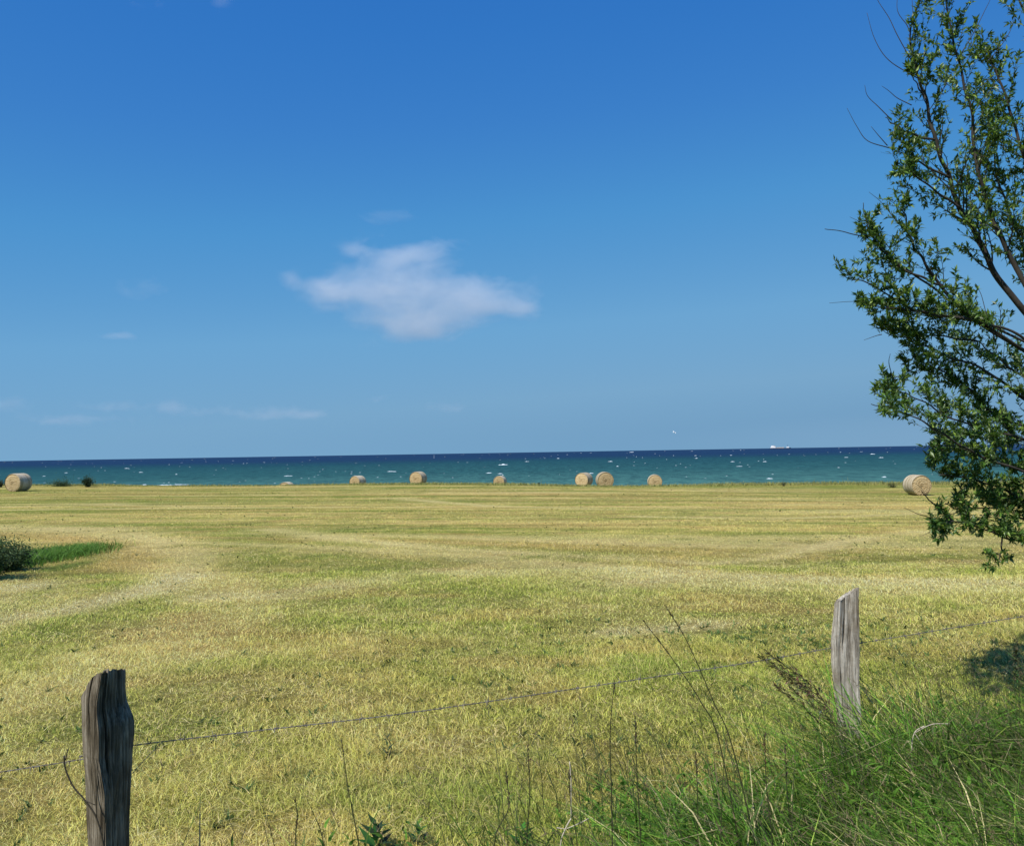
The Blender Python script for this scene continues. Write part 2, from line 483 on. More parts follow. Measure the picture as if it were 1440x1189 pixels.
ys = np.array([100, 300, 900, 3000, 9000, 25000, 60000.])
X, Y, T = grid(xs, ys)
tag(np_mesh('sea', np.stack([X, Y, np.full_like(X, SEA_Z)], -1), T, M_sea), kind='structure')

# whitecaps: low ragged ridges of foam on the wave crests
FV = []; FT = []
def ridge(cx, cy, L_, h, dep, ang):
    n = max(4, int(6 + L_))
    b = sum(len(v) for v in FV)
    s = np.linspace(-1, 1, n)
    env = (1 - s ** 2) ** 1.1
    hh = h * env * (0.35 + 0.9 * rng.random(n)) + 0.01
    off = (rng.random(n) - 0.5) * dep * 0.5
    rows = []
    for k, (zz, dd) in enumerate([(-0.05, -1), (0.6, -0.5), (1.0, 0), (0.5, 0.6), (-0.05, 1.3)]):
        lx = s * L_ / 2; ly = off + dd * dep * (0.25 + 0.75 * env)
        x = cx + lx * math.cos(ang) - ly * math.sin(ang); y = cy + lx * math.sin(ang) + ly * math.cos(ang)
        z = SEA_Z + np.where(zz < 0, -0.05, zz * hh)
        rows.append(np.stack([x, y, np.broadcast_to(z, x.shape)], -1))
    V = np.concatenate(rows); i = (np.arange(4)[:, None] * n + np.arange(n - 1)[None])
    FV.append(V); FT.append(np.stack([i, i + 1, i + n + 1, i + n], -1).reshape(-1, 4) + b)
def cap_px(px, rowbelow, wpx, hpx):
    d = 9.0 * F / rowbelow
    p = at(px, 636, d)
    ridge(p.x, d, wpx * d / F, hpx * d / F, 0.8 + hpx * d / F, random.uniform(-0.25, 0.25))
for (px, py, w, h) in [(180, 681.5, 12, 1.2), (203, 681.5, 9, 1.6), (232, 681.8, 28, 1.7), (255, 681.2, 30, 1.8), (405, 669.2, 16, 1.6), (550, 662.8, 16, 1.5), (555, 663, 6, 1.8), (707, 653.5, 18, 2.6), (703, 666, 10, 1.8),
                       (687, 665, 12, 1.6), (858, 648.8, 9, 1.6), (888, 635.8, 8, 1.4), (785, 644.5, 5, 1.6), (741, 648.8, 8, 1.5), (1081, 672.8, 12, 2.2), (1039, 655.5, 12, 1.5), (1030, 649, 8, 1.6), (1075, 649, 8, 1.8), (1028, 640, 5, 1.6),
                       (1227, 638.4, 10, 1.6), (1239, 643.3, 9, 1.4), (1190, 643, 7, 1.4), (1242, 670.6, 8, 1.8), (979, 644.2, 6, 1.5), (978, 640.6, 4, 1.5), (831, 665.4, 9, 1.4), (868, 655.5, 4, 1.5), (93, 664.8, 5, 1.5), (178, 658.5, 9, 1.3), (198, 664, 8, 1.4), (62, 669.4, 6, 1.2), (248, 666.8, 4, 1.4)]:
    hz = 648 - 24 * px / 1440.0
    cap_px(px, py - hz, w * 0.8, h * 0.5)
for k in range(360):
    r = 1.8 + 40 * random.random() ** 1.7
    w = random.uniform(0.8, 2.4) * (0.7 + r / 50)
    if random.random() < 0.06: w *= 2.2
    cap_px(random.uniform(-500, 1950), r, w, random.uniform(0.08, 0.5))
tag(np_mesh('whitecaps', np.concatenate(FV), np.concatenate(FT), M_foam, smooth=True), 'small white wave crests flecking the sea', 'sea foam', kind='stuff')

# ------------------------------------------------------------------ clouds (scattering volumes of vapour)
def cloud(blobs, D, depth, dens, label, noise=2.2, thr=0.30, seedv=0.0, zs=62.0):
    x0 = min(b[0] - 2.2 * b[2] for b in blobs); x1 = max(b[0] + 2.2 * b[2] for b in blobs)
    y0 = min(b[1] - 2.2 * b[3] for b in blobs); y1 = max(b[1] + 2.2 * b[3] for b in blobs)
    c = at((x0 + x1) / 2, (y0 + y1) / 2, D)
    s = D / F
    hx, hz = (x1 - x0) / 2 * s, (y1 - y0) / 2 * s
    m, t, out = mat('cloud_vapour')
    tc = N(t, 'ShaderNodeTexCoord')
    mpn = N(t, 'ShaderNodeMapping'); mpn.inputs['Scale'].default_value = (1 / 120.0, 1 / 120.0, 1 / zs); mpn.inputs['Location'].default_value = (seedv, 0, seedv)
    L(t, tc.outputs['Object'], mpn.inputs[0])
    nz = N(t, 'ShaderNodeTexNoise', Scale=1.0 * noise / 2.2, Detail=7.0, Roughness=0.62, Distortion=0.5); L(t, mpn.outputs[0], nz.inputs['Vector'])
    dn = N(t, 'ShaderNodeTexNoise', Scale=0.55, Detail=2.0); L(t, mpn.outputs[0], dn.inputs['Vector'])
    vs = N(t, 'ShaderNodeVectorMath', operation='SUBTRACT'); L(t, dn.outputs['Color'], vs.inputs[0]); vs.inputs[1].default_value = (0.5, 0.5, 0.5)
    vm = N(t, 'ShaderNodeVectorMath', operation='SCALE'); L(t, vs.outputs[0], vm.inputs[0]); vm.inputs[3].default_value = min(hx, 420) * 0.30
    va = N(t, 'ShaderNodeVectorMath', operation='ADD'); L(t, tc.outputs['Object'], va.inputs[0]); L(t, vm.outputs[0], va.inputs[1])
    tot = None
    for (bx, by, rx, ry, w) in blobs:
        p = at(bx, by, D) - c
        mb = N(t, 'ShaderNodeMapping', vector_type='TEXTURE')
        mb.inputs['Location'].default_value = (p.x, 0, p.z); mb.inputs['Scale'].default_value = (rx * s, depth, ry * s)
        L(t, va.outputs[0], mb.inputs[0])
        ln = N(t, 'ShaderNodeVectorMath', operation='DOT_PRODUCT'); L(t, mb.outputs[0], ln.inputs[0]); L(t, mb.outputs[0], ln.inputs[1])
        e = math_n(t, 'MULTIPLY', math_n(t, 'EXPONENT', math_n(t, 'MULTIPLY', ln.outputs['Value'], -1.0)), w)
        tot = e if tot is None else math_n(t, 'ADD', tot, e)
    # density = (shape + noise - threshold)
    q = math_n(t, 'ADD', math_n(t, 'MINIMUM', tot, 1.1), math_n(t, 'MULTIPLY', math_n(t, 'SUBTRACT', nz.outputs[0], 0.5), 1.9))
    q = math_n(t, 'SUBTRACT', q, thr)
    q = math_n(t, 'MAXIMUM', q, 0.0)
    # fade at the box wall
    edge = N(t, 'ShaderNodeMapping', vector_type='TEXTURE'); edge.inputs['Scale'].default_value = (hx, depth * 1.9, hz); L(t, tc.outputs['Object'], edge.inputs[0])
    el = N(t, 'ShaderNodeVectorMath', operation='LENGTH'); L(t, edge.outputs[0], el.inputs[0])
    fe = math_n(t, 'MULTIPLY', math_n(t, 'SUBTRACT', 1.0, el.outputs['Value']), 4.0, True)
    q = math_n(t, 'MULTIPLY', math_n(t, 'MULTIPLY', q, fe), dens)
    vol = N(t, 'ShaderNodeVolumePrincipled'); vol.inputs['Color'].default_value = (0.97, 0.98, 0.985, 1); vol.inputs['Anisotropy'].default_value = 0.0
    L(t, q, vol.inputs['Density']); L(t, vol.outputs[0], out.inputs['Volume'])
    # rounded hull
    V = []; Fc = []
    nu, nv = 24, 12
    for j in range(nv + 1):
        for i in range(nu):
            a_ = 2 * PI * i / nu; b_ = PI * j / nv
            V.append((hx * math.sin(b_) * math.cos(a_), depth * 1.9 * math.sin(b_) * math.sin(a_), hz * math.cos(b_)))
    for j in range(nv):
        for i in range(nu):
            k = (i + 1) % nu
            Fc.append((j * nu + i, (j + 1) * nu + i, (j + 1) * nu + k, j * nu + k))
    mb = MB(); mb.add(V, Fc); o = mb.build('cloud', m); o.location = c
    tag(o, label, 'cloud', kind='structure')
    return o
K = 1.0
cloud([(458, 407, 44, 16, 1.15), (407, 386, 17, 17, 0.9), (528, 402, 46, 24, 0.75), (520, 440, 34, 16, 0.5), (575, 362, 70, 24, 1.0), (600, 408, 75, 28, 1.05), (680, 428, 62, 24, 1.05), (585, 455, 60, 24, 1.1), (595, 472, 34, 14, 0.7), (735, 428, 26, 16, 0.8), (500, 350, 22, 10, 0.6)],
      3000, 95, 0.0062 * K, 'largest pale cloud alone in the middle of the blue sky')
cloud([(540, 303, 44, 14, 0.7)], 3000, 60, 0.004, 'thin wisp just above the largest cloud', thr=0.35, seedv=4)
cloud([(166, 472, 26, 6, 1.0)], 3000, 40, 0.006, 'tiny flat cloud streak in the left sky', thr=0.35, seedv=7)
cloud([(203, 408, 40, 17, 0.65)], 3000, 60, 0.003, 'very faint round cloud in the left sky', thr=0.35, seedv=9)
cloud([(0, 568, 55, 14, 1.0), (75, 590, 40, 7, 0.8), (165, 570, 50, 8, 0.8), (240, 573, 22, 10, 1.0), (130, 590, 60, 7, 0.7), (320, 580, 60, 9, 0.7), (400, 578, 45, 10, 0.9), (440, 580, 22, 6, 0.8), (530, 562, 20, 6, 0.7), (625, 573, 30, 9, 0.8), (745, 578, 22, 7, 0.8)],
      5200, 130, 0.0016, 'faint row of small clouds low over the sea horizon', noise=2.4, thr=0.36, seedv=12, zs=105.0)
cloud([(310, 2, 14, 7, 1.0), (215, 6, 30, 6, 0.5)], 3000, 40, 0.004, 'small wisp at the top edge of the sky', thr=0.35, seedv=15)

# ------------------------------------------------------------------ grass
def blades(x, y, h, w, lean, az, col, seg=2, face=None, zoff=0.0):
    n = len(x); z = ground(x, y) - 0.004 + zoff
    fa = rng.random(n) * PI if face is None else face
    dx, dy = np.cos(fa) * w / 2, np.sin(fa) * w / 2
    ax, ay = np.cos(az), np.sin(az)
    def P(t_, side, ws):
        l = lean * h * t_ ** 2
        zz = h * t_ * (1 - 0.35 * np.minimum(lean, 1.6) * t_)
        return np.stack([x + ax * l + side * dx * ws, y + ay * l + side * dy * ws, z + zz], -1)
    if seg == 1:
        V = np.stack([P(0, -1, 1), P(0, 1, 1), P(1.0, 0, 0)], 1).reshape(-1, 3)
        T = np.arange(n * 3).reshape(-1, 3); k = 3
    elif seg == 2:
        V = np.stack([P(0, -1, 1), P(0, 1, 1), P(.55, -1, .75), P(.55, 1, .75), P(1.0, 0, 0)], 1).reshape(-1, 3)
        b = np.arange(n)[:, None] * 5
        T = np.concatenate([b + np.array([0, 1, 3]), b + np.array([0, 3, 2]), b + np.array([2, 3, 4])], 1).reshape(-1, 3); k = 5
    else:
        V = np.stack([P(0, -1, .8), P(0, 1, .8), P(.33, -1, 1), P(.33, 1, 1), P(.66, -1, .8), P(.66, 1, .8), P(1.0, 0, 0)], 1).reshape(-1, 3)
        b = np.arange(n)[:, None] * 7
        T = np.concatenate([b + np.array(q) for q in ([0, 1, 3], [0, 3, 2], [2, 3, 5], [2, 5, 4], [4, 5, 6])], 1).reshape(-1, 3); k = 7
    return V, T, np.repeat(col, k, 0)

class Acc:
    def __init__(s): s.V = []; s.T = []; s.C = []; s.n = 0
    def add(s, V, T, C_): s.V.append(V); s.T.append(T + s.n); s.C.append(C_); s.n += len(V)
    def build(s, name, m, parent=None):
        return np_mesh(name, np.concatenate(s.V), np.concatenate(s.T), m, np.concatenate(s.C), parent)

def scatter(y0, y1, dens, pad=1.0, side=0.60):
    """uniform points per square metre over the wedge the place shows, with a margin to both sides"""
    A_ = (y1 - y0) * 2 * (side * y1 + pad)
    n = int(A_ * dens)
    y = y0 + (y1 - y0) * rng.random(n); x = (rng.random(n) * 2 - 1) * (side * y1 + pad)
    k = np.abs(x) < side * y + pad
    return x[k], y[k]

ga = Acc()
for (y0, y1, dens, hh, ww, seg) in [(2.6, 5, 9500, 0.039, 0.0028, 2), (5, 8, 6200, 0.040, 0.0035, 2), (8, 13, 2900, 0.040, 0.0050, 2), (13, 22, 900, 0.040, 0.008, 1), (22, 38, 260, 0.036, 0.014, 1), (38, 70, 70, 0.034, 0.026, 1)]:
    x, y = scatter(y0, y1, dens)
    n = len(x)
    u = rng.random(n)
    pat = fbm(x * 3.0, y * 3.0, 41, 3)
    h = hh * (0.4 + 1.1 * u) * (0.35 + 1.3 * pat * fbm(x * 0.8, y * 0.8, 43, 3) * 2)
    _, _, pale_, lush = field_mix(x, y)
    h = h * (1 + 1.6 * lush) * (1 - 0.35 * pale_)
    jit = (rng.random(n) - 0.5) * 0.9
    col = field_col(x, y, jit)
    dry = rng.random(n)
    col = np.minimum(col * ((0.50 + 1.45 * rng.random(n) ** 1.1) if y1 < 14 else (0.72 + 0.75 * rng.random(n)))[:, None] * (1.36 if y1 < 14 else 1.17), 0.85)
    col[(dry > 0.90) & (lush < 0.4)] = PALE * 1.1
    lean = 0.3 + 1.9 * rng.random(n)
    az = PI + (rng.random(n) - 0.5) * 2 * PI * 0.85
    ga.add(*blades(x, y, h, ww * (0.7 + 0.6 * rng.random(n)), lean, az, col, seg))
# cut hay lying loose on the stubble, thickest in the swaths
n = 70000
y = 2.8 + 15 * rng.random(n) ** 1.2; x = (rng.random(n) * 2 - 1) * (0.6 * y + 1)
k = rng.random(n) < 0.15 + 0.9 * swath(x, y, 'p') + 0.8 * sstep(0.55, 0.75, fbm(x * 1.4, y * 1.8, 91, 3)); x, y = x[k], y[k]; n = len(x)
_, _, _, lush = field_mix(x, y); k = lush < 0.3; x, y = x[k], y[k]; n = len(x)
hl = 0.014 + 0.022 * rng.random(n)
ga.add(*blades(x, y, hl, 0.0016 + 0.0004 * y, 2.5 + 3.5 * rng.random(n), rng.random(n) * 2 * PI, np.minimum(np.array([[0.82, 0.67, 0.32]]) * (0.5 + 0.75 * rng.random((n, 1))), 0.85), 2, zoff=0.022))
tag(ga.build('mown_grass', M_blade), 'short mown grass, yellow straw and green, covering the field', 'grass', kind='stuff')

# dark weeds and clover leaves sprinkled through the stubble
wa = Acc()
def weeds(x, y, size, dark=1.0):
    n = len(x)
    for k in range(4):
        az = rng.random(n) * 2 * PI
        c = np.array([0.07, 0.115, 0.03]) * dark * (0.6 + 0.9 * rng.random((n, 1)))
        s = size * (0.6 + 0.8 * rng.random(n))
        wa.add(*blades(x + (rng.random(n) - .5) * size * .5, y + (rng.random(n) - .5) * size * .5, s, s * 0.28, 0.5 + 0.9 * rng.random(n), az, c, 2))
for (y0, y1, d, s) in [(2.8, 9, 22, 0.05), (9, 25, 1.6, 0.05), (25, 60, 0.16, 0.08)]:
    x, y = scatter(y0, y1, d)
    k = rng.random(len(x)) < sstep(0.35, 0.7, fbm(x * 0.5, y * 0.5, 51)) + 0.12
    weeds(x[k], y[k], s)
# clovery patch behind the right post
n = 300
x = 2.2 + rng.normal(size=n) * 0.85; y = 7.6 + rng.normal(size=n) * 0.42
weeds(x, y, 0.045, 1.5)
tag(wa.build('field_weeds', M_blade), 'small dark weeds scattered through the mown grass', 'weeds', kind='stuff')

# fringe of uncut grass on the far edge of the field
fr = Acc()
n = 42000
x = rng.uniform(-75, 75, n); yc = 65 - 0.08 * np.clip(x, -60, 60)
y = yc + rng.uniform(-0.5, 4.5, n)
amp = 0.10 + 0.20 * fbm(x * 0.25, y * 0.0 + 2, 61, 3) + 0.12 * sstep(-10, 20, x)
h = amp * (0.3 + 0.9 * rng.random(n))
keep = np.ones(n, bool)
for p in bale_pos:
    keep &= np.hypot(x - p.x, y - p.y) > 0.9
tall = rng.random(n) < 0.012
h = np.where(tall, h * 1.9, h)
col = np.array([0.26, 0.29, 0.085]) * (1 - rng.random((n, 1)) * 0.5) + np.array([0.20, 0.15, 0.06]) * rng.random((n, 1))
fr.add(*blades(x[keep], y[keep], h[keep], np.where(tall, 0.02, 0.035)[keep], (0.2 + 0.6 * rng.random(n))[keep], (rng.random(n) * 2 * PI)[keep], col[keep], 2))
tag(fr.build('cliff_top_grass', M_blade), 'uncut grass fringe along the far edge of the field above the sea', 'grass', kind='stuff')

# lush longer grass beside the left shrub
lu = Acc()
n = 9000
x = TG.x + rng.normal(size=n) * 0.25; y = TG.y + rng.normal(size=n) * 0.9
h = 0.10 + 0.16 * rng.random(n)
col = np.array([0.085, 0.20, 0.032]) * (0.5 + 1.1 * rng.random((n, 1))) + np.array([0.04, 0.03, 0.0]) * rng.random((n, 1))
lu.add(*blades(x, y, h, np.full(n, 0.012), 0.3 + rng.random(n), rng.random(n) * 2 * PI, col, 2))
tag(lu.build('lush_grass', M_blade), 'bright green longer grass beside the dark shrub on the left', 'grass', kind='stuff')

# verge: long grass on the near side of the fence
ve = Acc()
n = 170000
x = rng.uniform(-2.6, 4.6, n); y = rng.uniform(1.9, 6.4, n)
fd = fence_d(x, y)
dens = (1 - sstep(-0.35, 0.18 , fd + 0.5 * (fbm(x * 1.3, y * 1.3, 71) - 0.5))) * (0.10 + 0.90 * sstep(-0.5, 1.5, x))
k = rng.random(n) < dens
x, y, fd = x[k], y[k], fd[k]; n = len(x)
cl = fbm(x * 2.6, y * 2.6, 72, 3); tone2 = sstep(0.3, 0.7, fbm(x * 1.7, y * 1.7, 76, 3))
h = (0.10 + 0.40 * rng.random(n) ** 1.8) * (0.25 + 1.4 * cl) * (1.0 - 0.1 * sstep(0.8, 2.4, x)) * (1 + 0.7 * np.exp(-(((x - 1.75) / 0.45) ** 2 + ((y - 4.25) / 0.35) ** 2)))
tone = rng.random((n, 1))
col = np.where(tone < 0.58, np.array([[0.088, 0.195, 0.020]]), np.where(tone < 0.86, np.array([[0.20, 0.27, 0.045]]), np.array([[0.46, 0.40, 0.20]]))) * (0.45 + 1.1 * rng.random((n, 1))) * (0.6 + 1.05 * tone2[:, None])
az = PI * 0.95 + rng.normal(size=n) * 1.1
ve.add(*blades(x, y, h, 0.0026 + 0.0062 * rng.random(n) ** 2, 0.5 + 1.2 * rng.random(n), az, col, 3))
# thin dark seeding stems with a small head
n = 2800
x = rng.uniform(-2.2, 4.2, n); y = rng.uniform(2.3, 5.4, n)
k = (fence_d(x, y) < 0.30) & (rng.random(n) < 0.10 + 0.90 * sstep(-0.9, 1.2, x)); x, y = x[k], y[k]; n = len(x)
h = 0.30 + 0.40 * rng.random(n) ** 1.3
az = PI + rng.normal(size=n) * 0.8; lean = 0.15 + 0.5 * rng.random(n)
colS = np.array([0.075, 0.085, 0.035]) * (0.6 + 0.9 * rng.random((n, 1)))
ve.add(*blades(x, y, h, np.full(n, 0.0034), lean, az, colS, 3))
tipx = x + np.cos(az) * lean * h; tipy = y + np.sin(az) * lean * h; tipz = h * (1 - 0.35 * lean)
for q in range(7):
    f_ = 0.86 + 0.02 * q
    hx_ = x + np.cos(az) * lean * h * f_ ** 2; hy_ = y + np.sin(az) * lean * h * f_ ** 2
    hz_ = h * f_ * (1 - 0.35 * lean * f_)
    c_ = np.array([0.17, 0.13, 0.07]) * (0.6 + 0.8 * rng.random((n, 1)))
    V, T, Cc = blades(hx_, hy_, np.full(n, 0.022), np.full(n, 0.004), 0.4 + rng.random(n), rng.random(n) * 2 * PI, c_, 1)
    V[:, 2] += np.repeat(hz_ - 0.01, 3)
    ve.add(V, T, Cc)
# broad-leaved herbs growing up through the grass
n = 6500
x = rng.uniform(-2.0, 4.4, n); y = rng.uniform(2.4, 5.8, n)
pch = fbm(x * 1.9, y * 1.9, 77, 3)
k = (fence_d(x, y) < 0.05 + 0.5 * (pch - 0.4)) & (rng.random(n) < sstep(-1.6, 0.8, x) * sstep(0.38, 0.62, pch)); x, y = x[k], y[k]; n = len(x)
hb = 0.08 + 0.24 * rng.random(n) ** 1.3
for q in range(9):
    az = rng.random(n) * 2 * PI; s_ = 0.018 + 0.034 * rng.random(n) ** 1.6
    V, T, Cc = blades(x + rng.normal(size=n) * .012, y + rng.normal(size=n) * .012, s_, s_ * (0.22 + 0.22 * rng.random(n)), 0.7 + 1.0 * rng.random(n), az,
                      np.array([0.095, 0.20, 0.022]) * (0.4 + 1.2 * rng.random((n, 1))), 3)
    V[:, 2] += np.repeat(hb * (0.15 + 0.85 * q / 8), 7)
    ve.add(V, T, Cc)
ve.add(*blades(x, y, hb, np.full(n, 0.003), np.full(n, 0.05), az, np.tile([[0.07, 0.10, 0.03]], (n, 1)), 3))
tag(ve.build('verge_grass', M_blade), 'long wind-blown green grass along the near side of the fence', 'grass', kind='stuff')

# sparse taller sprigs on the mown side close to the fence
sp = Acc()
n = 2600
x = rng.uniform(-2.6, 4.5, n); y = rng.uniform(3.0, 7.5, n)
fd = fence_d(x, y)
k = (fd > 0) & (rng.random(n) < np.exp(-fd / 1.0) * (0.25 + 0.75 * sstep(-1.2, 1.0, x))); x, y = x[k], y[k]; n = len(x)
for q in range(3):
    h = 0.07 + 0.13 * rng.random(n)
    col = np.array([0.13, 0.165, 0.045]) * (0.45 + 1.0 * rng.random((n, 1)))
    sp.add(*blades(x + rng.normal(size=n) * .01, y + rng.normal(size=n) * .01, h, np.full(n, 0.004), 0.4 + 1.0 * rng.random(n), rng.random(n) * 2 * PI, col, 3))
tag(sp.build('grass_sprigs', M_blade), 'sparse taller grass sprigs on the field side of the fence', 'grass', kind='stuff')

# ------------------------------------------------------------------ single tall plants in the foreground
def spline(pts, n=12):
    pts = [Vector(p) for p in pts]; out_ = []
    P = [pts[0] * 2 - pts[1]] + pts + [pts[-1] * 2 - pts[-2]]
    for i in range(1, len(P) - 2):
        for k in range(n):
            t_ = k / n
            a_, b_, c_, d_ = P[i - 1], P[i], P[i + 1], P[i + 2]
            out_.append(0.5 * ((2 * b_) + (c_ - a_) * t_ + (2 * a_ - 5 * b_ + 4 * c_ - d_) * t_ * t_ + (3 * b_ - a_ - 3 * c_ + d_) * t_ ** 3))
    out_.append(pts[-1]); return out_

def leaf_quad(mb, p, d, nrm, ln, wd, col, fold=0.15):
    """pointed leaf with a folded midrib; p base, d direction"""
    d = d.normalized(); s = d.cross(nrm)
    if s.length < 1e-4: s = d.orthogonal()
    s.normalize(); u = s.cross(d)
    V = [p, p + d * ln * .4 + s * wd / 2 + u * wd * fold, p + d * ln - u * ln * 0.12, p + d * ln * .4 - s * wd / 2 + u * wd * fold, p + d * ln * .45]
    mb.add(V, [(0, 1, 4), (1, 2, 4), (0, 4, 3), (4, 2, 3)], col)

def stalk(pxs, Y, label, headlen=0.25, headsize=0.018, nspk=40, r0=0.0030, col=(0.045, 0.05, 0.02), hcol=(0.075, 0.055, 0.035), spread=1.0, group=None):
    pts = [at(px, py, Y + dy) for (px, py, dy) in pxs]
    pts[0].z = gz(pts[0].x, pts[0].y) - 0.01
    base = pts[0].copy(); base.z += 0.01
    root = empty('grass_stalk', base)
    tag(root, label, 'grass stalk', group)
    loc = [p - base for p in spline(pts, 10)]
    mb = MB(); mb.tube(loc, [r0 * (1 - 0.6 * i / len(loc)) for i in range(len(loc))], 5, col)
    for k in range(2):
        i = int(len(loc) * (0.2 + 0.25 * k)); d = (loc[i + 1] - loc[i]).normalized()
        side = Vector((random.uniform(-1, 1), random.uniform(-1, 1), 0.2))
        leaf_quad(mb, loc[i], d + side * 0.5, side.cross(d), 0.16, 0.005, (0.10, 0.15, 0.04))
    mb.build('stem', M_stem, root)
    hd = MB()
    Ls = [0]
    for i in range(1, len(loc)): Ls.append(Ls[-1] + (loc[i] - loc[i - 1]).length)
    for k in range(nspk):
        s_ = Ls[-1] - headlen * random.random() ** 1.1
        i = max(1, min(len(loc) - 1, next(j for j in range(len(Ls)) if Ls[j] >= s_)))
        f_ = (s_ - Ls[i - 1]) / max(1e-6, Ls[i] - Ls[i - 1])
        p = loc[i - 1].lerp(loc[i], f_); d = (loc[i] - loc[i - 1]).normalized()
        o = Vector((random.gauss(0, 1), random.gauss(0, 1), random.gauss(0, 1))) * 0.45 * spread
        dd = (d + o).normalized()
        ln = headsize * random.uniform(0.6, 1.3)
        q = p + dd * ln * 0.7 * spread
        if spread > 0.8: hd.tube([p, q], 0.0004, 3, hcol, False)
        c_ = tuple(v * random.uniform(0.6, 1.5) for v in hcol)
        leaf_quad(hd, q - dd * 0.2 * ln, dd, Vector((random.random(), random.random(), 1)), ln, ln * 0.28, c_)
    hd.build('seed_head', M_stem, root)
    return root
G = 'tall seeding grass stalks by the fence'
stalk([(1050, 1240, 0), (1012, 1045, 0), (985, 985, 0), (945, 925, 0), (906, 874, 0)], 3.4, 'lower of two thin grass stalks leaning left across the barbed wire', 0.16, 0.018, 34, spread=0.35, group=G)
stalk([(1075, 1240, 0), (1030, 1050, 0), (1003, 985, 0), (968, 905, 0), (937, 853, 0)], 3.4, 'higher of two thin grass stalks leaning left across the barbed wire', 0.14, 0.018, 34, spread=0.35, group=G)
stalk([(862, 1250, 0), (860, 1120, 0), (858, 1030, 0), (864, 958, 0)], 3.3, 'upright grass stalk ending just under the middle of the wire', 0.2, 0.014, 34, spread=0.5, group=G)
stalk([(520, 1260, 0), (505, 1189, 0), (490, 1110, 0), (480, 1040, 0)], 3.2, 'thin upright grass stalk standing alone left of the bottom middle', 0.10, 0.012, 24, spread=0.4, group=G)
for k, (bx, tx, ty) in enumerate([(1215, 1078, 917), (1225, 1088, 935), (1222, 1072, 925), (1232, 1100, 950), (1210, 1092, 965), (1240, 1112, 968)]):
    stalk([(bx, 1200, 0.1 * k), (bx - 25, 1090, 0.1 * k), ((bx + tx) / 2 + 10 - 2 * k, (1090 + ty) / 2 - 22 + 3 * k, 0.1 * k), (tx, ty, 0.1 * k)], 3.75,
          ['tallest feathery grass stalk arching left towards the wire beside the pale post', 'feathery grass stalk second in the arching bunch left of the pale post', 'leftmost feathery grass stalk of the arching bunch by the pale post',
           'middle feathery grass stalk of the arching bunch by the pale post', 'low drooping grass stalk below the arching bunch by the pale post', 'rightmost feathery grass stalk of the arching bunch by the pale post'][k],
          0.30, 0.024, 130, 0.0020, (0.07, 0.08, 0.03), (0.13, 0.10, 0.06), 0.95, G)
for k, (bx, tx, ty, Y_) in enumerate([(1090, 1075, 1035, 3.3), (745, 742, 1050, 3.3), (905, 893, 1008, 3.3), (700, 712, 1090, 3.3), (1120, 1104, 1050, 3.5), (815, 800, 1085, 3.3), (985, 978, 1060, 3.4), (420, 415, 1120, 3.2)]):
    stalk([(bx, 1240, 0), (bx - 4, 1180, 0), (tx + 3, (ty + 1180) / 2, 0), (tx, ty, 0)], Y_,
          ['upright grass stalk a little left of the arching feathery bunch', 'upright grass stalk under the wire at the bottom middle', 'upright grass stalk right of the stalk under the wire', 'short grass stalk near the bottom middle, leaning right',
           'short grass stalk just left of the arching feathery bunch', 'short grass stalk beside the pale dead stem', 'short grass stalk below the two leaning ones', 'short grass stalk far left at the bottom edge'][k], 0.12, 0.016, 30, spread=0.6, group=G)

def weed(loc, label, name, h, nl, ll, lw, col, spike=False, cat='weed'):
    root = empty(name, loc); tag(root, label, cat)
    st = MB(); pts = spline([Vector((0, 0, -0.01)), Vector((0.02, 0.0, h * .5)), Vector((-0.01, 0.01, h))], 6)
    st.tube(pts, [0.004 * (1 - .6 * i / len(pts)) for i in range(len(pts))], 6, (0.10, 0.10, 0.05)); st.build('stem', M_stem, root)
    lf = MB()
    for k in range(nl):
        z = h * (0.05 + 0.9 * k / nl); a_ = k * 2.4
        d = Vector((math.cos(a_), math.sin(a_), 0.5 + 0.5 * random.random()))
        c_ = tuple(v * random.uniform(0.6, 1.5) for v in col)
        leaf_quad(lf, Vector((0, 0, z)), d, Vector((0, 0, 1)), ll * (1 - 0.5 * k / nl) * random.uniform(.8, 1.2), lw * (1 - .4 * k / nl), c_)
    lf.build('leaves', M_blade, root)
    if spike:
        sd = MB()
        for k in range(220):
            z = h * (0.42 + 0.62 * random.random()); r = 0.045 * (1.08 - z / h) + 0.006; a_ = random.random() * 2 * PI
            d = Vector((math.cos(a_), math.sin(a_), 1.0)); c_ = tuple(v * random.uniform(0.6, 1.3) for v in (0.09, 0.10, 0.04))
            leaf_quad(sd, Vector((math.cos(a_) * r * random.random(), math.sin(a_) * r * random.random(), z)), d, Vector((0, 0, 1)), 0.02, 0.010, c_)
        sd.build('seed_spike', M_stem, root)
    return root
p = ground_at(1432, 995); p.z = gz(p.x, p.y)
weed(p, 'dark dock plant with a seed spike at the right edge by the tree shade', 'dock_plant', 0.40, 8, 0.12, 0.035, (0.06, 0.10, 0.03), True, 'plant')
p = ground_at(530, 1205); p.z = gz(p.x, p.y)
weed(p, 'broad-leaved dark green thistle at the bottom edge, left of the middle', 'thistle', 0.14, 16, 0.13, 0.04, (0.035, 0.085, 0.02), False, 'plant')
p = ground_at(590, 1195); p.z = gz(p.x, p.y)
weed(p, 'smaller leafy weed just right of the broad thistle', 'leafy_weed', 0.10, 10, 0.09, 0.03, (0.05, 0.11, 0.03), False, 'plant')
p = ground_at(735, 1200); p.z = gz(p.x, p.y)
weed(p, 'bright green leafy weed at the bottom edge near the middle', 'leafy_weed', 0.12, 14, 0.09, 0.035, (0.07, 0.17, 0.03), False, 'plant')
p = ground_at(545, 1065); p.z = gz(p.x, p.y)
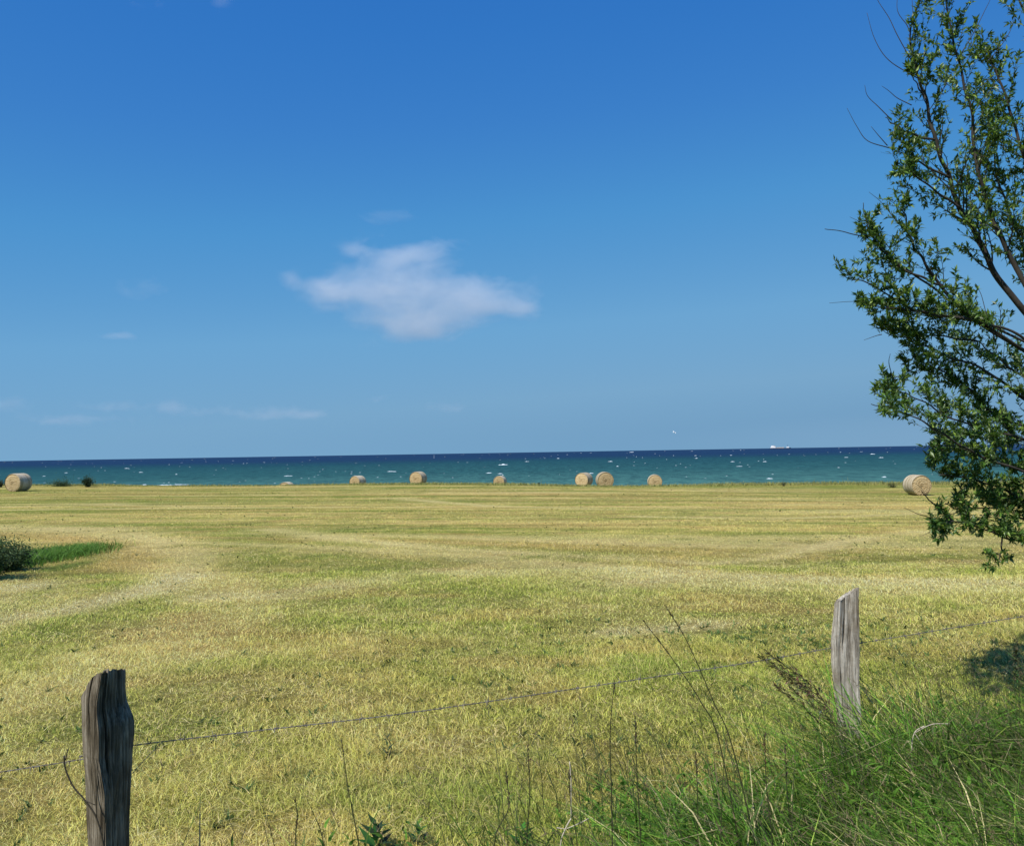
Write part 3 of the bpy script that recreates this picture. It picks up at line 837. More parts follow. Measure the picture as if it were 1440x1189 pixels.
weed(p, 'small dark upright weed in the mown grass below the wire', 'leafy_weed', 0.12, 12, 0.07, 0.015, (0.05, 0.085, 0.03), False, 'plant')

# pale dead stem, branching
def dead_stem(pxl, Y_, label):
    base = at(*pxl[0][0], Y_); base.z = gz(base.x, base.y)
    mb = MB()
    for k, line in enumerate(pxl):
        pts = [at(px, py, Y_) - base for px, py in line]
        if k == 0: pts[0] = Vector((0, 0, -0.01))
        mb.tube(spline(pts, 6), 0.0026 if k == 0 else 0.0017, 5, (0.55, 0.48, 0.38))
    o = mb.build('dead_stem', M_stem); o.location = base
    tag(o, label, 'dead stem')
dead_stem([[(785, 1240), (788, 1190), (795, 1165), (803, 1150)], [(795, 1165), (812, 1158), (828, 1150)], [(795, 1165), (783, 1163)], [(803, 1150), (803, 1100), (801, 1070)]], 3.3, 'pale branching dead stem at the bottom edge right of the middle')
dead_stem([[(1288, 1150), (1282, 1060), (1286, 1030), (1300, 1020)], [(1286, 1030), (1310, 1018), (1335, 1017)], [(1286, 1030), (1300, 1050)]], 4.2, 'pale bent dead stem in the grass right of the pale post')

# ------------------------------------------------------------------ fence
def post(px_left, px_right, front, Y_, mat_, depthv, label, topcut, tilt=0, seed=0):
    """px_left/px_right: [(py, px)] outlines; front: position (0..1) of the near corner across the width"""
    rows = 70
    pyt, pyb = topcut[0], None
    c0 = at((px_left[-1][1] + px_right[-1][1]) / 2, px_left[-1][0], Y_)
    xc = at((px_left[-1][1] + px_right[-1][1]) / 2, 1100, Y_).x
    zb = gz(xc, Y_) - 0.03
    base = Vector((xc, Y_, zb + 0.03))
    ytop = min(topcut)
    rs = random.Random(seed)
    ztop = at(xc / Y_ * F + W0 / 2, ytop, Y_).z
    PL = np.array([(r[0], r[1]) for r in px_left]); PR = np.array([(r[0], r[1]) for r in px_right])
    nseg = 150
    V = []
    for i in range(rows + 1):
        z = zb + (ztop - zb) * i / rows
        # pixel row for this height at post depth
        py = proj([[xc, Y_, z]])[1][0]
        pxl = np.interp(py, PL[:, 0], PL[:, 1]); pxr = np.interp(py, PR[:, 0], PR[:, 1])
        xl = at(pxl, py, Y_ + depthv[0]).x; xr = at(pxr, py, Y_ + depthv[2]).x
        w = xr - xl; cx = (xl + xr) / 2
        fx = at(pxl + (pxr - pxl) * np.interp(py, [q[0] for q in front], [q[1] for q in front]), py, Y_ - depthv[1]).x
        # section: left corner, near corner, right corner, back
        poly = [(xl, Y_ + depthv[0]), (fx, Y_ - depthv[1]), (xr, Y_ + depthv[2]), (cx + w * 0.25, Y_ + depthv[3]), (cx - w * 0.3, Y_ + depthv[3] * 0.95)]
        # sample perimeter
        per = []
        for a_ in range(len(poly)):
            p, q = poly[a_], poly[(a_ + 1) % len(poly)]
            per.append(math.hypot(q[0] - p[0], q[1] - p[1]))
        tot = sum(per)
        for j in range(nseg):
            # fixed share of vertices per edge keeps corners aligned
            e = int(j * 5 / nseg); f_ = (j * 5 / nseg) - e
            p, q = poly[e], poly[(e + 1) % 5]
            x = p[0] + (q[0] - p[0]) * f_; y = p[1] + (q[1] - p[1]) * f_
            dx, dy = cx - x, Y_ + 0.03 - y; dl = math.hypot(dx, dy) + 1e-6
            # cracks and ridges running up the grain
            jj = j * 0.42
            wob = 0.6 * float(vnoise(z * 5, j * 0.05, seed + 3))
            gr = float(fbm(jj + wob * 0.8, z * 1.1, seed + 5, 3))
            crack = max(0.0, (0.43 if e == 1 and seed == 4 else 0.37) - gr) * (0.16 if e == 1 else 0.07)
            if e == 1:   # hollowed, deeply furrowed split face
                crack += (0.016 * math.sin(PI * f_) * float(vnoise(z * 2.2, 7.7, seed)) + 0.012 * max(0, math.sin(f_ * 17 + 1.2 * float(vnoise(z * 4, 1.1, seed)))) * min(1, max(0, (i / rows - 0.6) * 4))) * (1 if seed == 4 else 0.2)
            rnd = 0.006 * (float(fbm(z * 14, jj, seed + 9, 3)) - 0.5)
            corner = 0.05 * w * max(0, 1 - min(f_, 1 - f_) * 9)
            k_ = (crack + rnd + corner) / dl
            V.append([x + dx * k_, y + dy * k_, z])
    V = np.array(V)
    # ragged slanting top
    top = V[-nseg:]
    Fc = []
    for i in range(rows):
        for j in range(nseg):
            k = (j + 1) % nseg
            Fc.append((i * nseg + j, i * nseg + k, (i + 1) * nseg + k, (i + 1) * nseg + j))
    # pull every column down to the slanted cut
    xs_, ps = zip(*topcut_pts[label])
    for j in range(nseg):
        for i in range(rows + 1):
            v = V[i * nseg + j]
            ppx, ppy = proj([[v[0], Y_, v[2]]]); lim = np.interp(ppx[0], xs_, ps)
            zl = at(ppx[0], lim, Y_).z + 0.004 * (rs.random() - 0.5) + 0.012 * (float(vnoise(j * 0.6, 0.5, seed)) - 0.5) - max(0, v[1] - Y_) * 0.25
            if v[2] > zl: v[2] = zl - 0.0006 * (rows - i)
    n0 = len(V)
    rim = V[-nseg:]
    cen = rim.mean(0); inner = cen + (rim - cen) * 0.5; inner[:, 2] -= 0.010 * rng.random(nseg) + 0.004
    V = np.vstack([V, inner, [cen - [0, 0, 0.012]]])
    for j in range(nseg):
        k = (j + 1) % nseg
        Fc.append((rows * nseg + j, rows * nseg + k, n0 + k, n0 + j)); Fc.append((n0 + j, n0 + k, n0 + nseg))
    mb = MB(); mb.add([Vector(v) - base for v in V], Fc)
    o = mb.build('fence_post', mat_, smooth=False); o.location = base
    tag(o, label, 'fence post', 'wooden posts of the wire fence')
    return o
LBL_L = 'dark weathered fence post with deep cracks and a broad ragged top'
LBL_R = 'pale grey fence post cut to a slanting point, standing in long grass'
topcut_pts = {LBL_L: [(105, 984), (112, 974), (122, 962), (136, 947), (150, 941), (158, 939), (170, 944), (178, 957), (190, 975)],
              LBL_R: [(1160, 864), (1172, 856), (1180, 846), (1195, 834), (1206, 825), (1210, 828), (1216, 840)]}
pl = post([(930, 121), (965, 113), (985, 111), (1040, 113), (1100, 117), (1189, 121), (1400, 124)],
          [(930, 174), (955, 177), (985, 177), (1000, 179), (1025, 189), (1045, 190), (1080, 187), (1140, 184), (1189, 182), (1400, 182)],
          [(930, .45), (960, .42), (1025, .34), (1060, .32), (1110, .44), (1189, .44), (1400, .42)], 2.95, M_wood_dark, (0.035, 0.060, 0.12, 0.17), LBL_L, (939, 962), seed=4)
pr = post([(820, 1176), (856, 1173), (880, 1171), (905, 1168), (935, 1169), (965, 1172), (1010, 1177), (1050, 1180), (1200, 1184)],
          [(820, 1209), (840, 1209), (900, 1211), (960, 1210), (1010, 1213), (1080, 1214), (1200, 1216)],
          [(820, .12), (905, .20), (960, .20), (1200, .15)], 4.50, M_wood_pale, (0.045, 0.000, -0.025, 0.10), LBL_R, (825, 850), seed=21)
for (k, lab, src) in ((-1, 'next fence post to the left, outside the picture', pl), (2, 'next fence post to the right, outside the picture', pr)):
    o = src.copy(); C.objects.link(o)
    q = FA + (FB - FA) * k
    o.location = (q.x, q.y, gz(q.x, q.y)); o.rotation_euler.z = 1.1
    o['label'] = lab

# barbed wire, fixed to the far side of the posts
wk = [(-3.07 - 1.3, 1.45, 0.66)]
a_ = at(115, 1062, 3.05); b_ = at(191, 1047, 3.09); c_ = at(1190, 907, 4.63); d_ = at(1440, 866, 5.27)
mid = []
for px, py, f_ in ((360, 1027, 0.17), (565, 1003, 0.37), (800, 969, 0.60), (1060, 930, 0.86)):
    # depth along the fence line for this pixel
    dr = ray(px, py); s_ = dr.x / dr.y
    A2 = Vector((b_.x, b_.y)); B2 = Vector((c_.x, c_.y)); dd = B2 - A2
    t_ = (s_ * A2.y - A2.x) / (dd.x - s_ * dd.y)
    mid.append(at(px, py, A2.y + dd.y * t_))
dirn = (d_ - c_)
endp = c_ + dirn * (3.42 / dirn.length)
left = a_ + (a_ - b_).normalized() * 0.35; left = at(0, 1085, a_.y - 0.5 * (a_.x - at(0, 1085, 2.7).x))
far_l = Vector((-4.42, 1.40 + 0.12, gz(-4.4, 1.4) + 0.64))
path = spline([far_l, left, a_, b_] + mid + [c_, d_, endp], 40)
# resample evenly
Ls = [0]
for i in range(1, len(path)): Ls.append(Ls[-1] + (path[i] - path[i - 1]).length)
tot = Ls[-1]
PA = np.array([list(p) for p in path]); ev = np.arange(0, tot, 0.006)
W = np.stack([np.interp(ev, Ls, PA[:, k]) for k in range(3)], -1)
wbase = Vector(W[0])
root = empty('barbed_wire', wbase); tag(root, 'twisted barbed wire strung between the two weathered posts', 'barbed wire')
tw = MB()
for ph in (0, PI):
    pts = []
    for i, p in enumerate(W):
        t_ = Vector(W[min(i + 1, len(W) - 1)] - W[max(i - 1, 0)]).normalized()
        u = t_.cross(Vector((0, 0, 1))).normalized(); v = u.cross(t_)
        q = ev[i] / 0.055 * 2 * PI + ph
        pts.append(Vector(p) - wbase + (u * math.cos(q) + v * math.sin(q)) * 0.0014)
    tw.tube(pts, 0.0012, 5)
tw.build('twisted_strand', M_wire, root)
bb = MB()
bb.tube([Vector((math.sin(k * 0.8) * 0.0045, -0.003 + 0.001 * k, math.cos(k * 0.8) * 0.0045)) for k in range(12)], 0.0011, 4)
for s_ in (-1, 1):
    bb.tube([Vector((0.003 * s_, 0.004 * s_, 0.0)), Vector((0.010 * s_, 0.006 * s_, 0.014)), Vector((0.013 * s_, 0.007 * s_, 0.020))], [0.0011, 0.0010, 0.0002], 4)
    bb.tube([Vector((0.003 * s_, -0.004 * s_, 0.0)), Vector((-0.006, -0.006 * s_, -0.012 * s_)), Vector((-0.009, -0.007 * s_, -0.019 * s_))], [0.0011, 0.0010, 0.0002], 4)
b0 = bb.build('barb', M_wire, root)
idx = list(range(6, len(W) - 6, 18))
for k, i in enumerate(idx[:95]):
    o = b0 if k == 0 else b0.copy()
    if k: C.objects.link(o); o.parent = root
    t_ = Vector(W[i + 1] - W[i - 1]).normalized()
    o.location = Vector(W[i]) - wbase
    o.rotation_mode = 'QUATERNION'; o.rotation_quaternion = t_.to_track_quat('Y', 'Z') @ Matrix.Rotation(random.random() * 6.3, 3, 'Y').to_quaternion()
lw = MB()
pts = spline([at(183, 1090, 3.02), at(205, 1066, 3.05), at(228, 1043, 3.09)], 5)
lw.tube([p - wbase for p in pts], 0.0011, 5)
lw.build('tie_wire', M_wire, root)

# dry bramble stem caught on the wire by the left post
dt = MB(); base = at(118, 1165, 2.85)
for line, r in (([(90, 1062), (92, 1080), (103, 1105), (120, 1125), (136, 1150), (146, 1190), (150, 1230)], 0.0028), ([(92, 1068), (96, 1052)], 0.0018), ([(136, 1150), (135, 1115)], 0.0018), ([(120, 1125), (134, 1131)], 0.0015)):
    dt.tube([p - base for p in spline([at(a1, b1, 2.84) for a1, b1 in line], 5)], r, 5, (0.055, 0.045, 0.03))
p0 = at(150, 1230, 2.84)
dt.tube([p0 - base, Vector((p0.x + .02, p0.y, gz(p0.x, p0.y))) - base], 0.0028, 5, (0.055, 0.045, 0.03))
o = dt.build('dry_bramble_stem', M_stem); o.location = base
tag(o, 'thin dark dry stem hooked over the wire left of the dark post', 'dry stem')

# ------------------------------------------------------------------ hay bales
def hay_mat(name, wrap):
    m, t, out = mat(name)
    tc = N(t, 'ShaderNodeTexCoord'); sp_ = N(t, 'ShaderNodeSeparateXYZ'); L(t, tc.outputs['Object'], sp_.inputs[0])
    n1 = N(t, 'ShaderNodeTexNoise', Scale=9.0, Detail=6.0, Roughness=0.75); L(t, tc.outputs['Object'], n1.inputs['Vector'])
    if wrap:
        mp = N(t, 'ShaderNodeMapping'); mp.inputs['Scale'].default_value = (0.6, 14, 0.6); L(t, tc.outputs['Object'], mp.inputs[0])
        n2 = N(t, 'ShaderNodeTexNoise', Scale=1.0, Detail=3.0); L(t, mp.outputs[0], n2.inputs['Vector'])
        f = math_n(t, 'ADD', math_n(t, 'MULTIPLY', n1.outputs[0], 0.4), math_n(t, 'MULTIPLY', n2.outputs[0], 0.6))
        c = ramp(t, f, [(0.38, (0.22, 0.17, 0.10)), (0.50, (0.42, 0.36, 0.25)), (0.60, (0.52, 0.47, 0.37))])
    else:
        r = math_n(t, 'SQRT', math_n(t, 'ADD', math_n(t, 'POWER', sp_.outputs[0], 2.0), math_n(t, 'POWER', sp_.outputs[2], 2.0)))
        an = math_n(t, 'DIVIDE', math_n(t, 'ARCTAN2', sp_.outputs[2], sp_.outputs[0]), 2 * PI)
        rr = math_n(t, 'ADD', math_n(t, 'ADD', math_n(t, 'MULTIPLY', r, 9.0), an), math_n(t, 'MULTIPLY', n1.outputs[0], 0.9))
        w_ = math_n(t, 'SINE', math_n(t, 'MULTIPLY', rr, 2 * PI))
        f = math_n(t, 'ADD', n1.outputs[0], math_n(t, 'MULTIPLY', w_, 0.10))
        c = ramp(t, f, [(0.30, (0.26, 0.18, 0.09)), (0.46, (0.42, 0.32, 0.17)), (0.66, (0.52, 0.42, 0.26))])
    oi = N(t, 'ShaderNodeObjectInfo'); c = mixc(t, 1.0, c, ramp(t, oi.outputs['Random'], [(0, (0.80, 0.77, 0.72)), (1, (1.1, 1.1, 1.1))]), 'MULTIPLY')
    p = N(t, 'ShaderNodeBsdfPrincipled', Roughness=0.9); p.inputs['Specular IOR Level'].default_value = 0.15
    L(t, c, p.inputs['Base Color'])
    bm = N(t, 'ShaderNodeBump', Strength=0.7, Distance=0.04); L(t, f, bm.inputs['Height']); L(t, bm.outputs[0], p.inputs['Normal'])
    L(t, p.outputs[0], out.inputs[0])
    return m
M_hay = hay_mat('hay', False); M_net = hay_mat('net_wrapped_hay', True)
def make_bale():
    root = empty('hay_bale', (0, 0, 0))
    R, HL = BD / 2, 0.60
    n = 64
    # hay core: axis along local Y, both ends rolled in a spiral
    V = []; Fc = []
    rings = []
    for side in (-1, 1):
        seq = [(0.0, 0)] + [(R * k / 12 * 0.955, 0) for k in range(1, 13)]
        for (r, _) in seq:
            ring = []
            for j in range(n):
                a_ = 2 * PI * j / n
                sp_ = 0.014 * math.sin(2 * PI * (r * 7 + a_ / (2 * PI)))
                nn = 0.030 * (random.random() - 0.5)
                edge = 0.06 * (r / R) ** 6
                y = side * (HL + sp_ + nn - edge)
                flat = max(0.0, -math.sin(a_) - 0.93) * 0.3
                rr = r * (1 + 0.012 * (random.random() - .5) - flat)
                ring.append(len(V)); V.append((rr * math.cos(a_), y, R + rr * math.sin(a_)))
            rings.append(ring)
    half = len(rings) // 2
    for h_ in range(2):
        rr = rings[h_ * half:(h_ + 1) * half]
        for k in range(half - 1):
            for j in range(n):
                q = (j + 1) % n
                f_ = (rr[k][j], rr[k][q], rr[k + 1][q], rr[k + 1][j])
                Fc.append(f_ if h_ else f_[::-1])
    o0, o1 = rings[half - 1], rings[2 * half - 1]
    for j in range(n):
        q = (j + 1) % n
        Fc.append((o0[j], o0[q], o1[q], o1[j]))
    mb = MB(); mb.add(V, Fc); core = mb.build('rolled_hay', M_hay, root)
    core.location = (0, 0, 0)
    # net wrap over the curved side with shallow bands where the strings bite
    V = []; Fc = []
    m_ = 30
    for i in range(m_ + 1):
        y = -HL + 2 * HL * i / m_
        e = 1 - 0.045 * (abs(y) / HL) ** 8
        band = 0.010 * math.sin(i * 1.9) + 0.006 * (random.random() - .5)
        for j in range(n):
            a_ = 2 * PI * j / n
            flat = max(0.0, -math.sin(a_) - 0.93) * 0.3
            r = (R * e + band + 0.006 * (random.random() - .5)) * (1 - flat)
            V.append((r * math.cos(a_), y, R + r * math.sin(a_)))
    for i in range(m_):
        for j in range(n):
            q = (j + 1) % n
            Fc.append((i * n + j, i * n + q, (i + 1) * n + q, (i + 1) * n + j))
    mb = MB(); mb.add(V, Fc); mb.build('net_wrap', M_net, root)
    return root
def copy_tree(o, parent=None):
    c = o.copy(); C.objects.link(c); c.parent = parent
    for ch in list(o.children): copy_tree(ch, c)
    return c
bale_lab = ['large round hay bale at the left edge, its banded side in shade',
            'hay bale sunk behind the field edge so only its top shows',
            'hay bale between the sunken one and the tallest middle bale, its side turned right',
            'tallest hay bale of the middle, its face turned left and its right side dark',
            'small round hay bale standing alone just left of the middle pair',
            'left bale of the close pair near the middle, with a dark right side',
            'right bale of the close pair near the middle, showing only its round face',
            'round hay bale alone just right of the close pair',
            'hay bale on the right partly hidden by the tree branches']
byaw = [38, 20, 34, 24, 14, 22, -8, -4, -26]    # how far the face turns to the left of the viewer, degrees
proto = make_bale()
for i, p in enumerate(bale_pos):
    o = proto if i == 0 else copy_tree(proto)
    o.location = p
    view = math.atan2(p.x, p.y)       # direction camera -> bale, clockwise from +Y
    o.rotation_euler = (0, 0, -view - math.radians(byaw[i]))
    tag(o, bale_lab[i], 'hay bale', 'round hay bales on the field')
    s_ = [1, 1.0, 0.95, 1.0, 0.98, 1, 1.05, 1.03, 0.98][i]
    o.scale = (s_, s_ * random.uniform(.95, 1.03), s_)

# ------------------------------------------------------------------ shrubs
def shrub(name, loc, rx, rz, n, leaf, label, col, cat='shrub', nst=14, gapf=0.0, group=None, upright=0.5):
    root = empty(name, loc); tag(root, label, cat, group)
    st = MB(); tips = []
    for k in range(nst):
        a_ = random.random() * 2 * PI; r = rx * math.sqrt(random.random()) * 0.9
        tip = Vector((r * math.cos(a_), r * math.sin(a_) * 0.8, rz * (1 - 0.5 * (r / rx) ** 2) * random.uniform(.7, 1.0)))
        st.tube(spline([Vector((random.uniform(-.1, .1) * rx, random.uniform(-.1, .1) * rx, -0.03)), tip * 0.5 + Vector((0, 0, rz * .08)), tip], 5), [max(0.002, 0.012 * rx) * (1 - i / 13) for i in range(11)], 5, (0.05, 0.04, 0.03))
        tips.append(tip)
    st.build('stems', M_bark, root)
    lf = MB()
    for k in range(n):
        tip = random.choice(tips); f_ = random.random() ** 0.6
        c_ = tip * f_; sp_ = (0.10 + 0.20 * f_) * rx
        p = c_ + Vector((random.gauss(0, sp_), random.gauss(0, sp_), random.gauss(0, sp_ * 0.7)))
        if p.z < 0.02: p.z = 0.02 + 0.1 * random.random() * rz
        d = Vector((random.gauss(0, 1), random.gauss(0, 1), random.gauss(upright, 1)))
        v = random.uniform(0.5, 1.6)
        leaf_quad(lf, p, d, Vector((random.gauss(0, .5), random.gauss(0, .5), 1)), leaf * random.uniform(.6, 1.3), leaf * 0.42, tuple(q * v for q in col))
    lf.build('foliage', M_blade, root)
    return root
for (px, py, Y_, rx, rz, n, lab) in [(-34, 822, 12.6, 0.55, 0.66, 7500, 'dark green leafy shrub cut by the left edge of the picture'),
                                     (14, 800, 13.8, 0.40, 0.46, 4500, 'lower right half of the dark shrub clump at the left edge')]:
    p = at(px, py, Y_); p.z = gz(p.x, p.y)
    shrub('shrub', p, rx, rz, n, 0.050, lab, (0.060, 0.100, 0.035))
for (px, Y_, rx, rz, n, leaf, lab, cc) in [(124, 66, 0.50, 0.80, 1500, 0.11, 'small round dark bush on the field edge right of the left bale', (0.04, 0.065, 0.03)),
                                       (86, 67, 0.95, 0.42, 1200, 0.10, 'low flat green bush between the left bale and the round bush', (0.05, 0.085, 0.03)),
                                       (1, 66, 0.30, 0.50, 500, 0.10, 'scrap of bush behind the left end of the left bale', (0.05, 0.06, 0.03)),
                                       (757, 66, 0.10, 0.32, 90, 0.06, 'tiny dark weed on the field edge left of the close bale pair', (0.04, 0.05, 0.03)),
                                       (1101, 62, 0.22, 0.36, 160, 0.07, 'small dark weed clump on the field edge right of the middle', (0.05, 0.06, 0.03)),
                                       (1255, 60, 0.45, 0.30, 500, 0.07, 'low weedy clump on the field edge left of the right bale', (0.08, 0.09, 0.04))]:
    p = at(px, 640, Y_); p.z = gz(p.x, p.y)
    shrub('bush', p, rx, rz, n, leaf, lab, cc, 'bush')

# ------------------------------------------------------------------ willow tree at the right
BND_Y = [-60, 0, 40, 100, 150, 190, 230, 270, 320, 345, 380, 400, 440, 470, 520, 560, 580, 600, 640, 690, 720, 760, 790, 800]
BND_X = [1290, 1285, 1275, 1270, 1258, 1245, 1258, 1215, 1205, 1175, 1170, 1185, 1192, 1225, 1240, 1222, 1228, 1300, 1296, 1330, 1305, 1312, 1330, 1395]
def inside(p, slack=0.0):
    px, py = proj([[p.x, p.y, p.z]]); px, py = px[0], py[0]
    if py > 805: return False
    if px > 1440: return True
    return px > np.interp(py, BND_Y, BND_X) - slack

class Tree:
    def __init__(s, leaf_len=0.058, leafcols=None):
        s.lf = MB(); s.ll = leaf_len; s.nl = 0
        s.cols = leafcols or [(0.070, 0.150, 0.020), (0.100, 0.195, 0.026), (0.055, 0.110, 0.020), (0.24, 0.35, 0.045), (0.16, 0.23, 0.08)]
    def leaf(s, p, d, chk, bright):
        if chk and not inside(p): return
        c = s.cols[3] if random.random() < bright else random.choice(s.cols[:3] + s.cols[4:])
        v = random.uniform(0.7, 1.3)
        ln = s.ll * random.uniform(0.45, 1.3)
        leaf_quad(s.lf, p, d, Vector((random.gauss(0, .6), random.gauss(0, .6), 1)), ln, ln * 0.34, (c[0] * v, c[1] * v, c[2] * v), 0.2)
        s.nl += 1
    def twig(s, mb, p, d, ln, r, dens, chk, bright, lv=0):
        n = 6; pts = [p.copy()]; q = p.copy(); dd = d.normalized()
        bend = Vector((random.gauss(-0.02, .10), random.gauss(0, .10), random.gauss(0.09, .07)))
        for i in range(n):
            dd = (dd + bend).normalized(); q = q + dd * ln / n; pts.append(q.copy())
        if chk and not inside(pts[-1], 14 if dens < 0.25 else 2): 
            if random.random() < 0.93: return
        mb.tube(pts, [r * (1 - 0.75 * i / n) for i in range(n + 1)], 4 if r < 0.006 else 6, None, False)
        for i in range(1, n + 1):
            f_ = i / n
            tdir = (pts[i] - pts[i - 1]).normalized()
            if lv < 1 and random.random() < 0.75:
                a_ = Vector((random.gauss(0, 1), random.gauss(0, 1), random.gauss(0.1, 1))).normalized()
                s.twig(mb, pts[i], (tdir * 0.8 + a_ * 0.75), ln * random.uniform(.28, .5), r * 0.5, dens, chk, bright, lv + 1)
            k = dens * (4.6 if lv else 2.2) * (0.35 + 0.9 * f_)
            k = int(k) + (random.random() < k % 1)
            for _ in range(k):
                a_ = Vector((random.gauss(0, 1), random.gauss(0, 1), random.gauss(0.1, 1))).normalized()
                s.leaf(pts[i] - tdir * random.random() * ln / n, tdir * 0.7 + a_ * 0.75 + Vector((0.22, 0.1, 0)), chk, bright)
        if random.random() < dens:
            for _ in range(5):
                a_ = Vector((random.gauss(0, 1), random.gauss(0, 1), random.gauss(0.2, 1))).normalized()
                s.leaf(pts[-1], dd * 0.8 + a_ * 0.7, chk, bright)
    def limb(s, root, pts, r0, r1, step, side_len, dens, chk=True, bright=0.12, skip=0.0, name='branch', off=Vector((0, 0, 0))):
        mb = MB(); pl_ = spline(pts, 10); n = len(pl_)
        ph_ = random.random() * 6
        for i in range(1, n - 1):
            pl_[i] = pl_[i] + Vector((math.sin(i * .7 + ph_), math.sin(i * .53 + 2 * ph_), math.sin(i * .61 + 3 * ph_))) * 0.004
        mb.tube(pl_, [r0 + (r1 - r0) * i / (n - 1) for i in range(n)], 8)
        acc = 0
        for i in range(1, n):
            seg = (pl_[i] - pl_[i - 1]).length; acc += seg
            if i / n < skip: acc = 0; continue
            while acc > step:
                acc -= step
                t_ = (pl_[i] - pl_[i - 1]).normalized()
                a_ = Vector((random.gauss(0, 1), random.gauss(0, 1), random.gauss(0.15, 1)))
                a_ = (a_ - t_ * a_.dot(t_)).normalized()
                f_ = i / n
                s.twig(mb, pl_[i], t_ * 0.9 + a_ * random.uniform(.6, 1.1), side_len * random.uniform(.5, 1.25) * (1 - 0.35 * f_), max(0.0016, (r0 + (r1 - r0) * f_) * 0.35), dens * random.uniform(.4, 1.5), chk, bright)
        t_ = (pl_[-1] - pl_[-2]).normalized()
        s.twig(mb, pl_[-1], t_, side_len * 0.6, r1, dens, chk, bright)
        o = mb.build(name, M_bark, root)
        return o
TB = Vector((4.75, 5.35, 0)); TB.z = gz(TB.x, TB.y)
tree = empty('willow_tree', (0, 0, 0)); tag(tree, 'leafy willow tree at the right edge, its branches reaching over the field', 'tree')
tw_ = Tree(0.054 * 0.70)
fork = Vector((4.40, 5.55, TB.z + 0.95))
tm = MB()
tp = spline([TB + Vector((0, 0, -0.2)), TB + Vector((-0.12, 0, .5)), fork, fork + Vector((-0.25, 0.05, .42))], 8)
tm.tube(tp, [0.15 - 0.08 * i / len(tp) for i in range(len(tp))], 14)
tm.build('trunk', M_bark, tree)
TS = 0.70
def PX(lst, Y0, Y1):
    Y0 *= TS; Y1 *= TS; n = len(lst); return [at(a, b, Y0 + (Y1 - Y0) * i / (n - 1)) for i, (a, b) in enumerate(lst)]
F0 = fork; F1 = tp[-1]
limbs = [
 # points from the fork, radii, step, twig length, leaf density, bright share, skip
 ([F1] + PX([(1500, 505), (1440, 437), (1398, 382), (1372, 327), (1348, 290), (1335, 250), (1315, 197), (1302, 140), (1290, 105), (1280, 60)], 8.1, 7.7), .058, .008, .06, .50, .58, .22, .27),
 ([F1] + PX([(1560, 480), (1470, 440), (1418, 354), (1398, 312), (1385, 273), (1372, 225), (1366, 160), (1350, 95), (1335, 30), (1325, -40)], 8.3, 8.2), .050, .006, .06, .48, .70, .32, .27),
 ([F1] + PX([(1620, 420), (1520, 330), (1450, 240), (1425, 170), (1405, 110), (1395, 90)], 8.5, 8.5), .045, .006, .055, .48, .75, .32, .33),
 ([F1] + PX([(1640, 380), (1560, 240), (1500, 120), (1462, 60), (1440, 20), (1428, -30)], 8.2, 8.0), .045, .006, .09, .40, .6, .22, .40),
 ([F0] + PX([(1600, 590), (1510, 535), (1440, 493), (1365, 445), (1319, 397), (1296, 362), (1280, 336), (1272, 300)], 8.1, 7.5), .042, .006, .075, .34, .45, .14, .40),
 ([F0] + PX([(1570, 570), (1500, 520), (1430, 470), (1363, 449), (1300, 440), (1265, 425), (1225, 400), (1190, 390)], 7.8, 7.2), .028, .004, .08, .28, .42, .16, .45),
 ([F0] + PX([(1570, 545), (1480, 500), (1360, 440), (1300, 395), (1262, 372), (1235, 345), (1205, 330), (1160, 322)], 8.0, 7.4), .026, .003, .075, .26, .42, .10, .5),
 ([F0] + PX([(1590, 620), (1500, 590), (1440, 560), (1385, 520), (1330, 500), (1290, 480), (1250, 470)], 8.0, 7.6), .034, .004, .060, .34, .60, .24, .38),
 ([F0] + PX([(1600, 640), (1500, 620), (1440, 600), (1394, 580), (1374, 557), (1340, 530), (1300, 515), (1260, 530)], 8.3, 7.9), .032, .004, .055, .34, .66, .18, .38),
 ([F0] + PX([(1590, 660), (1500, 640), (1440, 617), (1391, 606), (1334, 586), (1290, 560), (1262, 550)], 7.9, 7.4), .026, .004, .060, .32, .65, .12, .4),
 ([F0] + PX([(1600, 700), (1500, 680), (1440, 663), (1377, 640), (1337, 617), (1300, 594), (1254, 574), (1225, 568)], 7.7, 7.1), .030, .003, .055, .34, .55, .10, .4),
 ([F0] + PX([(1600, 720), (1500, 690), (1440, 660), (1390, 640), (1350, 630), (1318, 635)], 8.3, 8.0), .030, .004, .044, .36, .80, .08, .35),
 ([F0] + PX([(1600, 740), (1510, 720), (1440, 700), (1390, 680), (1350, 670), (1320, 668)], 8.1, 7.8), .028, .004, .044, .34, .80, .08, .35),
 ([F0] + PX([(1600, 770), (1500, 770), (1440, 762), (1409, 754), (1374, 740), (1340, 732), (1318, 745)], 7.8, 7.4), .026, .003, .045, .30, .80, .08, .38),
 ([F0] + PX([(1590, 750), (1500, 740), (1440, 730), (1400, 715), (1360, 715), (1330, 725)], 8.2, 8.0), .026, .003, .045, .30, .85, .08, .38),
 ([F1] + PX([(1560, 540), (1500, 470), (1450, 380), (1425, 310), (1400, 240), (1400, 170)], 8.8, 8.6), .036, .005, .055, .42, .60, .20, .40),
 ([F0] + PX([(1560, 600), (1500, 560), (1440, 530), (1400, 500), (1375, 480)], 8.8, 8.9), .034, .005, .055, .40, .80, .16, .35),
 ([F0] + PX([(1600, 650), (1500, 640), (1450, 620), (1400, 620), (1365, 610)], 8.9, 8.8), .034, .005, .040, .42, .95, .10, .30),
]
